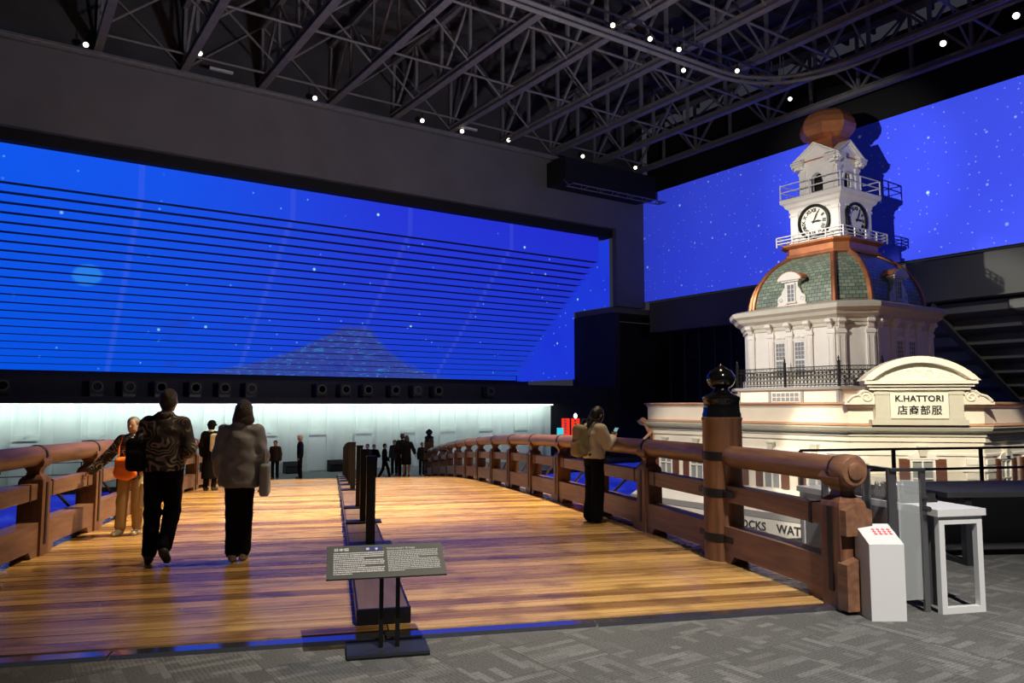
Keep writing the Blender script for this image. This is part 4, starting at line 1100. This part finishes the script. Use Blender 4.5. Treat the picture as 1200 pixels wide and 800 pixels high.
# glowing red and cyan stands far right of the bridge end
for q, (x, wx, c, h, lab, nm) in enumerate(((662.5, .38, 'red_glow', .95, 'left of two tall glowing red banners beyond the right railing', 'lit_banner'), (674, .40, 'red_glow', .98, 'right of two tall glowing red banners, with a small white lamp on top', 'lit_banner'), (656, .30, 'cyan_glow', .45, 'small glowing cyan sign left of the red banners', 'lit_sign'))):
    d = 37.5; r_ = (x-600)/900.0; v, u = d*(.828*r_ + .5606), d*(.828 - .5606*r_)
    zt = 1.65 - ((490 if q < 2 else 501) - 475)/900.0*d
    t = thing(nm, lab, 'sign', H(v, u, -1.55), HA - R(55), 'lit signs beyond the railing' if q < 2 else None)
    MB().box(-wx/2, wx/2, -.04, .04, zt - h + 1.55, zt + 1.55).build('light_box', c, t)
    MB().box(-.03, .03, -.03, .03, 0, zt - h + 1.55).build('stand', 'black_metal', t)
    MB().box(-.2, .2, -.15, .15, 0, .02).build('foot', 'black_metal', t)
    if q < 2:
        m_ = MB()
        for i in range(5): m_.box(-.05, .05, -.046, -.04, zt + 1.40 - .14*i, zt + 1.48 - .14*i)
        m_.build('white_print', 'white_paint', t)
    if q == 1: MB().lathe([(.03, zt + 1.55), (.09, zt + 1.62), (.09, zt + 1.72), (.03, zt + 1.8)], 10).build('lamp', 'strip_glow', t)
MBX = MB().box(-.28, .28, -.2, .2, 0, .5)
for q, (x, lab) in enumerate(((341, 'black floor monitor speaker by the curtain wall behind the uniformed guard'), (394, 'black floor monitor speaker by the curtain wall left of the barrier posts'))):
    d = 37.0 if q == 0 else 38.0; r_ = (x-600)/900.0; v, u = d*(.828*r_ + .5606), d*(.828 - .5606*r_)
    t = thing('floor_speaker', lab, 'loudspeaker', H(v, min(u, 36.2), -1.55), HA, 'floor speakers at the curtain wall')
    MB().prism([(-.25, 0), (.25, 0), (.25, .55), (-.1, .55), (-.25, .35)], 'x', -.34, .34).build('cabinet', 'matte_black', t)
    MB().box(-.3, .3, -.26, -.25, .04, .3).build('grille', 'dark_grey', t)
ct = thing('counter', 'dark low counter in front of the curtain wall at the far left', 'counter', H(-.3, 35.3, -1.55), HA)
MB().box(-1.6, .7, -.4, .4, 0, .62).build('body', 'dark_grey', ct); MB().box(-1.65, .75, -.45, .45, .62, .68).build('countertop', 'stand_grey', ct)
lr = thing('landing_railing', 'thin black railing along the landing edge behind the left bridge railing', 'railing', H(5.6, 34.35, -1.55), HA)
for z in (.55, 1.0): MB().box(-14, 3.2, -.02, .02, z-.015, z+.015).build('bar', 'black_metal', lr)
for i in range(13): MB().box(-14 + 1.43*i - .02, -14 + 1.43*i + .02, -.015, .015, 0, 1.0).build('upright', 'black_metal', lr)

# ================================================================== PEOPLE
V3 = lambda *a: np.array(a, dtype=float)
def surface(prims, h, noise=0.0):
    """prims: (kind, data, blend). one closed smooth surface round all of them"""
    lo = np.full(3, 1e9); hi = -lo
    bbs = []
    for kind, d, kk in prims:
        if kind == 'c':
            a, b, ra, rb = d; l = np.minimum(a - ra, b - rb); g = np.maximum(a + ra, b + rb)
        elif kind == 'e': c, r, M = d; m_ = max(r); l, g = c - m_, c + m_
        elif kind == 'b': c, hf, rd, M = d; m_ = np.linalg.norm(hf); l, g = c - m_, c + m_
        else:
            t_ = np.array(d); l = np.array([(t_[:, 1]-t_[:, 3]).min(), (t_[:, 2]-t_[:, 4]).min(), t_[0, 0]]); g = np.array([(t_[:, 1]+t_[:, 3]).max(), (t_[:, 2]+t_[:, 4]).max(), t_[-1, 0]])
        bbs.append((l, g)); lo = np.minimum(lo, l); hi = np.maximum(hi, g)
    lo -= 4*h + .02; hi += 4*h + .02
    n = np.ceil((hi - lo)/h).astype(int) + 1
    F = np.full(n, 1.0)
    ax = [lo[i] + h*np.arange(n[i]) for i in range(3)]
    for (kind, d, kk), (l, g) in zip(prims, bbs):
        mg = kk + 3*h + .012
        i0 = np.maximum(((l - mg - lo)/h).astype(int), 0); i1 = np.minimum(((g + mg - lo)/h).astype(int) + 2, n)
        X, Y, Z = np.meshgrid(ax[0][i0[0]:i1[0]], ax[1][i0[1]:i1[1]], ax[2][i0[2]:i1[2]], indexing='ij')
        if kind == 'c':
            a, b, ra, rb = d; ba = b - a; L2 = max(ba@ba, 1e-9)
            t = np.clip(((X-a[0])*ba[0] + (Y-a[1])*ba[1] + (Z-a[2])*ba[2])/L2, 0, 1)
            D = np.sqrt((X-a[0]-t*ba[0])**2 + (Y-a[1]-t*ba[1])**2 + (Z-a[2]-t*ba[2])**2) - (ra + (rb-ra)*t)
        elif kind in 'eb':
            c = d[0]; M = d[-1]; px, py, pz = X-c[0], Y-c[1], Z-c[2]
            if M is not None: px, py, pz = (M[0, 0]*px + M[1, 0]*py + M[2, 0]*pz, M[0, 1]*px + M[1, 1]*py + M[2, 1]*pz, M[0, 2]*px + M[1, 2]*py + M[2, 2]*pz)
            if kind == 'e':
                r = d[1]; k0 = np.sqrt((px/r[0])**2 + (py/r[1])**2 + (pz/r[2])**2); k1 = np.sqrt((px/r[0]**2)**2 + (py/r[1]**2)**2 + (pz/r[2]**2)**2) + 1e-9
                D = k0*(k0-1)/k1
            else:
                hf, rd = d[1], d[2]; qx, qy, qz = np.abs(px)-hf[0]+rd, np.abs(py)-hf[1]+rd, np.abs(pz)-hf[2]+rd
                D = np.sqrt(np.maximum(qx, 0)**2 + np.maximum(qy, 0)**2 + np.maximum(qz, 0)**2) + np.minimum(np.maximum(qx, np.maximum(qy, qz)), 0) - rd
        else:
            t_ = np.array(d); zz = Z
            cx, cy, rx, ry = (np.interp(zz, t_[:, 0], t_[:, i]) for i in (1, 2, 3, 4))
            k0 = np.sqrt(((X-cx)/rx)**2 + ((Y-cy)/ry)**2)
            D = (k0 - 1)*np.minimum(rx, ry)
            D = np.maximum(D, np.maximum(t_[0, 0] - Z, Z - t_[-1, 0]))
        S = F[i0[0]:i1[0], i0[1]:i1[1], i0[2]:i1[2]]
        hh = np.clip(.5 + .5*(S - D)/kk, 0, 1)
        F[i0[0]:i1[0], i0[1]:i1[1], i0[2]:i1[2]] = S*(1-hh) + D*hh - kk*hh*(1-hh)
    if noise:
        X, Y, Z = np.meshgrid(*ax, indexing='ij')
        F = F + noise*(np.sin(X*31 + 2*np.sin(Z*9) + 1.3)*np.sin(Z*17 + 3*np.sin(Y*11)) + .6*np.sin(Z*43 + X*25 + 2*np.sin(Y*21)) + .5*np.sin(Y*37 + Z*13))
    ins = F < 0
    nc = n - 1; acc = np.zeros((nc.prod(), 3)); cnt = np.zeros(nc.prod()); quads = []
    st_ = np.array([nc[1]*nc[2], nc[2], 1])
    for axn in range(3):
        sl0 = [slice(None)]*3; sl1 = [slice(None)]*3; sl0[axn] = slice(0, -1); sl1[axn] = slice(1, None)
        A, B = ins[tuple(sl0)], ins[tuple(sl1)]
        idx = np.argwhere(A != B)
        ok = np.ones(len(idx), bool); o1, o2 = [(1, 2), (2, 0), (0, 1)][axn]
        for o in (o1, o2): ok &= (idx[:, o] > 0) & (idx[:, o] < n[o]-1)
        idx = idx[ok]
        f0 = F[tuple(sl0)][tuple(idx.T)]; f1 = F[tuple(sl1)][tuple(idx.T)]
        p = idx.astype(float); p[:, axn] += f0/(f0 - f1)
        cells = []
        for (a_, b_) in ((1, 1), (0, 1), (0, 0), (1, 0)):
            c_ = idx.copy(); c_[:, o1] -= a_; c_[:, o2] -= b_; cells.append(c_@st_)
        for c_ in cells:
            for q in range(3): acc[:, q] += np.bincount(c_, p[:, q], len(acc))
            cnt += np.bincount(c_, None, len(acc))
        Q = np.stack(cells, 1); fl_ = A[tuple(idx.T)]
        Q[~fl_] = Q[~fl_][:, ::-1]; quads.append(Q)
    used = np.flatnonzero(cnt); rem = np.full(len(cnt), -1); rem[used] = np.arange(len(used))
    Vt = acc[used]/cnt[used, None]*h + lo; Qd = rem[np.concatenate(quads)]
    return Vt, Qd
def blob(name, prims, h, m, parent=None, noise=0.0, loc=(0, 0, 0), rot=(0, 0, 0)):
    Vt, Qd = surface(prims, h, noise)
    me = bpy.data.meshes.new(name); me.vertices.add(len(Vt)); me.vertices.foreach_set('co', Vt.ravel())
    me.loops.add(Qd.size); me.loops.foreach_set('vertex_index', Qd.ravel().astype(np.int32))
    me.polygons.add(len(Qd)); me.polygons.foreach_set('loop_start', np.arange(0, Qd.size, 4, dtype=np.int32))
    me.polygons.foreach_set('use_smooth', np.ones(len(Qd), bool))
    me.materials.append(MATS[m]); me.update(calc_edges=True); me.validate()
    return link(name, me, parent, loc, rot)
def rotm(rx=0, ry=0, rz=0):
    from mathutils import Euler
    return np.array(Euler((rx, ry, rz)).to_matrix())
def unit(a): return a/max(np.linalg.norm(a), 1e-9)
BASE = dict(hc=(0, .02, 1.585), neck=(0, -.005, 1.45), sl=(-.165, 0, 1.365), sr=(.165, 0, 1.365), el=(-.215, -.03, 1.10), er=(.215, -.03, 1.10),
            wl=(-.225, .05, .86), wr=(.225, .05, .86), hl=(-.09, 0, .90), hr=(.09, 0, .90), kl=(-.10, .02, .49), kr=(.10, .02, .49),
            al=(-.10, -.02, .085), ar=(.10, -.02, .085), tl=(-.115, .13, .035), tr=(.115, .13, .035), hy=0.0, lean=0.0, pl=(1, 0, 0), pr=(-1, 0, 0), curl=.5, bend=0.0)
def hand_prims(w, e, pn, side, S, curl):
    d = unit(w - e); pn = unit(pn - d*(pn@d)); ac = np.cross(d, pn)*side; out = []
    f = lambda x: x*S
    for i in range(3): out.append(('c', (w + ac*f(-.02 + .02*i), w + d*f(.075) + ac*f(-.026 + .026*i), f(.016), f(.015)), f(.012)))
    for i, L in enumerate((.062, .072, .078, .070)):
        b = w + d*f(.085) + ac*f(-.031 + .0205*i); d1 = unit(d*math.cos(curl) + pn*math.sin(curl)); d2 = unit(d*math.cos(curl*2.2) + pn*math.sin(curl*2.2))
        m1 = b + d1*f(L*.5); out.append(('c', (b, m1, f(.0092), f(.0088)), f(.004))); out.append(('c', (m1, m1 + d2*f(L*.55), f(.0088), f(.007)), f(.004)))
    b = w + d*f(.03) + ac*f(.028); t1 = b + unit(d*.6 + ac*.7 + pn*.4)*f(.035); out.append(('c', (b, t1, f(.012), f(.010)), f(.006)))
    out.append(('c', (t1, t1 + unit(d*.85 + ac*.2 + pn*.5)*f(.032), f(.010), f(.008)), f(.005)))
    return out
def person(label, loc, face, Ht, pose, o, h=.009, group=None):
    S = Ht/1.70; P = dict(BASE); P.update(pose)
    J = {q: V3(*P[q])*S for q in BASE if isinstance(BASE[q], tuple)}
    root = thing('person', label, 'person', loc, face, group)
    f = lambda x: x*S
    hc = J['hc']; Rh = rotm(P['bend'], 0, P['hy'])
    hd = lambda x, y, z: hc + Rh@V3(x, y, z)*S
    lx = lambda z: P['lean']*(z - .9)          # torso leans forward with height
    T = lambda rows: [(f(z), 0, f(lx(z) + (r[2] if len(r) > 2 else 0)), f(r[0]), f(r[1])) for z, *r in rows]
    kb = f(.025)
    body = [('l', T([(.86, .145, .10), (.98, .14, .10), (1.15, .14, .098), (1.3, .155, .10), (1.39, .14, .08), (1.44, .07, .06)]), kb),
            ('c', (J['neck'], hd(0, -.015, -.07), f(.050), f(.050)), kb), ('e', (hc, V3(.074, .093, .113)*S, Rh), kb),
            ('e', (hd(0, .028, -.058), V3(.056, .062, .058)*S, Rh), f(.02)), ('c', (hd(0, .088, .005), hd(0, .106, -.024), f(.008), f(.012)), f(.008)),
            ('e', (hd(-.076, -.005, -.01), V3(.012, .020, .032)*S, Rh), f(.006)), ('e', (hd(.076, -.005, -.01), V3(.012, .020, .032)*S, Rh), f(.006))]
    for s in 'lr':
        body += [('c', (J['s'+s], J['e'+s], f(.046), f(.038)), kb), ('c', (J['e'+s], J['w'+s], f(.037), f(.025)), kb),
                 ('c', (J['h'+s], J['k'+s], f(.075), f(.050)), kb), ('c', (J['k'+s], J['a'+s], f(.048), f(.034)), kb), ('c', (J['a'+s], J['t'+s], f(.034), f(.026)), kb)]
        body += hand_prims(J['w'+s], J['e'+s], V3(*P['p'+s]), -1 if s == 'l' else 1, S, P['curl'])
    blob('body', body, h, 'skin', root)
    ey = MB()
    for s in (-1, 1):
        c = hd(s*.031, .083, .006); ey.lathe([(.001, -.008*S), (.011*S, 0), (.001, .008*S)], 8, tuple(c))
    ey.build('eyes', 'eye_dark', root, smooth=True)
    c = hd(0, .088, -.052); MB().lathe([(.001, -.006*S), (.020*S, 0), (.001, .006*S)], 8, tuple(c)).build('lips', 'lip', root, smooth=True)
    # trousers / skirt
    if 'legs' in o:
        m_, r0, r1, r2, zend = o['legs']; pr = [('l', T([(.84, .150, .112), (.95, .158, .118), (1.04, .150, .112)]), f(.03))]
        for s in 'lr':
            a = J['a'+s]; k_ = J['k'+s]; e_ = k_ + (a - k_)*zend
            pr += [('c', (J['h'+s], k_, f(r0), f(r1)), f(.03)), ('c', (k_, e_, f(r1), f(r2)), f(.03))]
        blob('trousers', pr, h, m_, root, f(.0025))
    if 'skirt' in o:
        m_, rows = o['skirt']; blob('skirt', [('l', T(rows), f(.02))], h, m_, root, f(.003))
    m_, rows, ru, rl, zend, nz = o['top']
    pr = [('l', T(rows), f(.03))]
    for s in 'lr':
        e_, w_ = J['e'+s], J['w'+s]; pr += [('c', (J['s'+s], e_, f(ru), f((ru+rl)/2)), f(.035)), ('c', (e_, e_ + (w_-e_)*zend, f((ru+rl)/2), f(rl)), f(.03))]
    pr.append(('c', (J['sl']*V3(.8, 1, 1) + V3(0, 0, -.01)*S, J['sr']*V3(.8, 1, 1) + V3(0, 0, -.01)*S, f(ru*.85), f(ru*.85)), f(.05)))
    blob(o.get('topname', 'shirt'), pr, h, m_, root, f(nz))
    if 'collar' in o:
        nk = J['neck']; blob('collar', [('e', (nk + V3(0, -.02, .0)*S, V3(.085, .075, .04)*S, None), f(.02))], h, o['collar'], root)
    if 'belt' in o: blob('belt', [('l', T([(.985, .163, .123), (1.02, .163, .123)]), f(.01))], h, o['belt'], root)
    for s in 'lr':
        a, t = J['a'+s], J['t'+s]; dn = V3(0, 0, -.04)*S if abs(a[2] - f(.085)) < .05 else unit(t - a)*0
        fd = unit(t - a); up = a + V3(0, -.03, -.02)*S
        blob('shoe', [('c', (up, t, f(.046), f(.038)), f(.02)), ('c', (up + V3(0, 0, -.02)*S, t + V3(0, 0, -.0)*S, f(.040), f(.034)), f(.01))], h, o['shoe'], root)
    hm, ht = o['hair']
    hp = [('e', (hd(0, -.018, .030), V3(.087, .096, .098)*S, Rh), f(.02)), ('e', (hd(0, -.045, -.01), V3(.080, .068, .085)*S, Rh), f(.02))]
    if ht == 'bob': hp += [('e', (hd(0, -.030, -.045), V3(.104, .088, .125)*S, Rh), f(.03)), ('e', (hd(0, -.035, -.10), V3(.112, .085, .062)*S, Rh), f(.03))]
    if ht == 'long': hp += [('c', (hd(0, -.07, 0), hd(-.01, -.095, -.13), f(.065), f(.05)), f(.04)), ('c', (hd(-.01, -.095, -.13), hd(-.02, -.10, -.24), f(.05), f(.022)), f(.03)), ('c', (hd(.065, .03, 0), hd(.06, .03, -.11), f(.022), f(.012)), f(.02)), ('c', (hd(-.065, .03, 0), hd(-.06, .03, -.11), f(.022), f(.012)), f(.02))]
    if ht == 'hat': hp = [('e', (hd(0, -.01, .055), V3(.098, .108, .085)*S, Rh), f(.02)), ('e', (hd(0, 0, .015), V3(.118, .128, .03)*S, Rh), f(.02)), ('e', (hd(0, -.03, -.03), V3(.088, .08, .09)*S, Rh), f(.02))]
    if ht == 'cap': hp += [('e', (hd(0, -.005, .075), V3(.105, .112, .05)*S, Rh), f(.02)), ('e', (hd(0, .09, .05), V3(.06, .06, .012)*S, Rh), f(.02))]
    blob('hat' if ht == 'hat' else 'hair', hp, h, hm, root, f(.003))
    return root, S
SHIRT = [(.80, .175, .130), (.95, .180, .135), (1.15, .178, .132), (1.30, .192, .135), (1.40, .165, .105), (1.455, .09, .075)]
TEE = [(.92, .170, .128), (1.15, .168, .125), (1.30, .185, .128), (1.40, .160, .10), (1.45, .085, .07)]
JACKET = [(.78, .215, .165), (.82, .222, .170), (1.0, .212, .162), (1.15, .198, .152), (1.30, .185, .140), (1.38, .160, .11), (1.42, .12, .09), (1.46, .09, .08)]
COAT = [(.30, .21, .19), (.6, .20, .175), (.95, .180, .145), (1.15, .175, .135), (1.30, .188, .135), (1.40, .165, .105), (1.455, .09, .075)]

# walking man with the swirl shirt (seen from behind)
MZ = zd(8.82)
person('man in dark swirl-patterned shirt and black trousers walking away', (-1.72, 8.80, MZ), R(3), 1.81,
       dict(hc=(.015, .03, 1.58), kl=(-.095, .03, .49), al=(-.10, -.02, .085), tl=(-.13, .13, .035), kr=(.085, .05, .50), ar=(.055, -.20, .17), tr=(.07, -.10, .05),
            el=(-.225, -.05, 1.11), wl=(-.20, .14, .95), er=(.225, -.03, 1.11), wr=(.17, .19, 1.0)),
       dict(legs=('trouser_black', .095, .078, .070, .93), top=('shirt_swirl', [(.90, .185, .140), (1.0, .182, .14), (1.15, .18, .135), (1.30, .185, .135), (1.38, .165, .11), (1.42, .12, .085), (1.46, .075, .07)], .070, .072, .30, .004), shoe='shoe_dark', hair=('hair_brown', 'short'), collar='shirt_swirl'))
def bag(name, label, cat, loc, rz, prims, m, h=.009, nz=.002, extra=None):
    o = blob(name, prims, h, m, None, nz, loc, (0, 0, rz)); tag(o, label, cat)
    return o
b_ = bag('shoulder_bag', 'black shoulder bag at the left side of the walking man', 'bag', (-1.98, 8.74, MZ + 1.0), R(10),
    [('b', (V3(0, 0, .13), V3(.10, .09, .17), .05, None), .02), ('b', (V3(-.01, -.08, .08), V3(.08, .03, .09), .03, None), .02)], 'black_cloth')
MB().tube([(-.02, .0, .30), (.10, -.02, .48), (.20, -.05, .56), (.26, .05, .52), (.22, .14, .3)], .018, 6).build('strap', 'black_cloth', b_, smooth=True)

# woman in grey jacket
person('woman with brown bob in grey hip-length jacket walking away', (-.95, 8.74, zd(8.74)), R(-2), 1.70,
       dict(hc=(.02, .02, 1.575), kl=(-.06, .02, .49), al=(-.05, -.02, .085), tl=(-.055, .13, .035), kr=(.055, .03, .49), ar=(.045, .04, .085), tr=(.06, .19, .035), hl=(-.075, 0, .9), hr=(.075, 0, .9),
            el=(-.225, -.01, 1.10), wl=(-.215, .12, .90), er=(.225, -.01, 1.10), wr=(.225, .06, .84)),
       dict(legs=('trouser_black', .088, .080, .078, .95), top=('jacket_grey', JACKET, .072, .074, .85, .006), topname='jacket', shoe='shoe_light', hair=('hair_brown', 'bob'), collar='jacket_grey'))
b_ = bag('carrier_bag', 'pale grey carrier bag at the right side of the woman in the grey jacket', 'bag', (-.69, 8.70, zd(8.8) + .70), R(0),
    [('b', (V3(0, 0, .15), V3(.05, .13, .17), .03, None), .02)], 'bag_clear')
MB().tube([(0, -.08, .33), (0, -.05, .45), (0, .05, .45), (0, .08, .33)], .008, 6).build('handle', 'bag_clear', b_, smooth=True)

# visitor facing us at the left railing
P3 = Vector((-2.55, 11.06, zd(11.06)))
person('grey-haired visitor in dark printed blouse with hand on the left railing', P3, R(168), 1.52,
       dict(hc=(0, .02, 1.585), er=(.36, .02, 1.12), wr=(.56, .08, .92), pr=(0, .2, -1), el=(-.23, -.02, 1.1), wl=(-.12, .17, .98), kr=(.10, .06, .49), ar=(.11, .06, .085), tr=(.13, .21, .035), curl=.25),
       dict(legs=('khaki', .092, .078, .075, .9), top=('blouse_print', SHIRT, .078, .070, .92, .004), topname='blouse', shoe='shoe_light', hair=('hair_grey', 'short'), collar='blouse_print'))
b_ = bag('waist_pouch', 'bright orange drawstring pouch worn at the front of the printed blouse', 'bag', P3 + Vector((-.03, -.22, .76)), R(-8),
    [('b', (V3(0, 0, .12), V3(.13, .06, .13), .05, None), .03), ('e', (V3(0, 0, .05), V3(.14, .075, .09), None), .03)], 'orange_cloth', .008, .004)
MB().tube([(-.10, .03, .20), (-.12, .08, .36), (-.10, .14, .52)], .009, 6).build('strap', 'orange_cloth', b_, smooth=True)
bag('tote_bag', 'cream cloth tote behind the legs of the printed-blouse visitor', 'bag', P3 + Vector((.22, -.06, .36)), R(0),
    [('b', (V3(0, 0, .15), V3(.10, .05, .17), .04, None), .02)], 'white_cloth')

# visitor in black coat and hat further on
P4 = Vector((-2.72, 19.0, zd(19.0)))
person('visitor in long black coat and black hat by the left railing', P4, R(-15), 1.60,
       dict(), dict(legs=('trouser_black', .08, .065, .06, .95), top=('black_cloth', COAT, .082, .075, .9, .003), topname='coat', shoe='shoe_dark', hair=('black_cloth', 'hat'), collar='white_cloth'), h=.011)
bag('backpack', 'cream cloth bag on the back of the black-coated visitor', 'bag', P4 + Vector((.13, -.20, .92)), R(-15),
    [('b', (V3(0, 0, .18), V3(.13, .07, .21), .06, None), .02)], 'white_cloth', .011)

# woman at the right railing with phone
P7 = Vector((3.68, 10.62, zd(10.6)))
person('long-haired woman in pale jacket leaning on the right railing looking at phone', P7, R(-72), 1.66,
       dict(hc=(0, .09, 1.565), neck=(0, .04, 1.44), lean=.07, bend=R(-22), er=(.20, .12, 1.13), wr=(.08, .30, 1.22), el=(-.21, .11, 1.12), wl=(-.07, .31, 1.21), pl=(.3, 0, 1), pr=(-.3, 0, 1), sl=(-.165, .03, 1.36), sr=(.165, .03, 1.36), curl=.7,
            kl=(-.08, .02, .49), kr=(.08, .02, .49), al=(-.08, -.02, .085), ar=(.08, -.02, .085), tl=(-.09, .13, .035), tr=(.09, .13, .035)),
       dict(legs=('trouser_black', .095, .092, .095, .97), top=('beige_cloth', [(.93, .185, .14), (1.0, .19, .145), (1.15, .185, .14), (1.30, .19, .14), (1.40, .165, .105), (1.455, .09, .075)], .082, .068, .92, .005), topname='jacket', shoe='shoe_dark', hair=('hair_dark', 'long'), collar='beige_cloth'))
b_ = bag('backpack', 'olive-brown backpack on the woman at the right railing', 'bag', P7 + Vector((-.215, -.03, .93)), R(-72),
    [('b', (V3(0, 0, .23), V3(.13, .075, .22), .06, None), .03), ('b', (V3(0, -.06, .12), V3(.11, .045, .11), .04, None), .03), ('e', (V3(0, 0, .42), V3(.10, .06, .05), None), .03)], 'olive_bag', .009, .004)
for s in (-1, 1): MB().tube([(s*.09, .08, .45), (s*.11, .14, .54), (s*.12, .26, .52), (s*.13, .32, .36), (s*.14, .22, .12), (s*.12, .07, .03)], .016, 6).build('shoulder_strap', 'grey_cloth', b_, smooth=True)
fw = Vector((math.sin(R(72)), math.cos(R(72)), 0))
ph = tag(MB().box(-.036, .036, -.005, .005, -.075, .075).build('smartphone', 'phone', None, P7 + fw*.40*.976 + Vector((0, 0, 1.275)), (R(-35), 0, R(-72))), 'smartphone held by the woman at the right railing', 'phone')

# distant people
def far_pos(x, d): 
    r_ = (x-600)/900.0*d; t = R(13.1)
    return Vector((d*math.sin(t) + r_*math.cos(t), d*math.cos(t) - r_*math.sin(t), 0))
def at_floor(x, d):
    p = far_pos(x, d); p.z = zd(p.y) if p.y < Y1 - .2 and XL + .2 < p.x < XR - .2 else -1.55
    return p
LEG = dict(legs=('trouser_black', .088, .072, .066, .95), shoe='shoe_dark')
def far(label, x, d, face, Ht, pose, **kw):
    o = dict(LEG); o.update(kw); return person(label, at_floor(x, d), face, Ht, pose, o, .016, 'visitors at the far end of the bridge')
STR = dict(kl=(-.09, .16, .50), al=(-.09, .24, .085), tl=(-.10, .39, .05), kr=(.09, -.06, .48), ar=(.09, -.26, .12), tr=(.10, -.13, .035))
far('distant visitor in brown jacket standing left of the uniformed guard', 325, 31.0, R(170), 1.55, {}, top=('brown_cloth', SHIRT, .08, .07, .95, .003), topname='jacket', hair=('hair_dark', 'short'))
far('uniformed guard with pale-topped cap standing before the curtain wall', 354, 30.6, R(95), 1.72, dict(kl=(-.08, .0, .49), al=(-.08, -.02, .085), tl=(-.09, .13, .035)), top=('navy_cloth', TEE, .075, .065, .98, .002), topname='uniform_jacket', hair=('white_cloth', 'cap'), belt='black_cloth')
far('distant visitor in grey top partly behind the barrier posts', 432, 34.0, R(150), 1.52, dict(wl=(-.1, .24, 1.0), wr=(.1, .24, 1.0)), top=('grey_cloth', TEE, .07, .06, .6, .003), hair=('hair_dark', 'short'))
far('distant dark-clad visitor with folded arms, second from the barrier posts', 439.5, 34.3, R(175), 1.48, dict(el=(-.27, .02, 1.12), er=(.27, .02, 1.12), wl=(-.06, .2, 1.08), wr=(.06, .2, 1.06)), top=('black_cloth', SHIRT, .08, .07, .9, .003), hair=('hair_dark', 'short'))
far('distant man in black jacket striding right with wide step', 452, 34.0, R(-100), 1.53, dict(STR, wl=(-.25, .16, .9), wr=(.25, .2, .92)), top=('black_cloth', TEE, .08, .07, .95, .003), hair=('hair_dark', 'short'))
far('distant visitor in grey jacket left of the couple', 463.5, 36.0, R(160), 1.60, {}, top=('grey_cloth', SHIRT, .08, .07, .95, .003), hair=('hair_dark', 'short'))
far('tall distant visitor in black, left of the close couple', 472.5, 31.5, R(10), 1.74, dict(wl=(-.2, .2, 1.0)), top=('black_cloth', JACKET, .09, .08, .95, .003), topname='jacket', hair=('hair_dark', 'short'))
far('distant visitor in dark top and knee-length skirt, right of the close couple', 477.5, 31.3, R(-8), 1.66, dict(er=(.30, -.02, 1.10), wr=(.36, .02, .86)), legs=('skin', .07, .055, .04, .9), skirt=('black_cloth', [(.50, .20, .16), (.7, .20, .16), (.95, .18, .14), (1.04, .15, .12)]), top=('black_cloth', SHIRT, .08, .065, .5, .003), hair=('hair_dark', 'bob'))
far('distant visitor in dark red-brown coat beside the far end post', 495.5, 35.8, R(-160), 1.50, {}, top=('brown_cloth', SHIRT, .08, .07, .95, .003), topname='coat', hair=('hair_dark', 'short'))
bpy.context.view_layer.update()
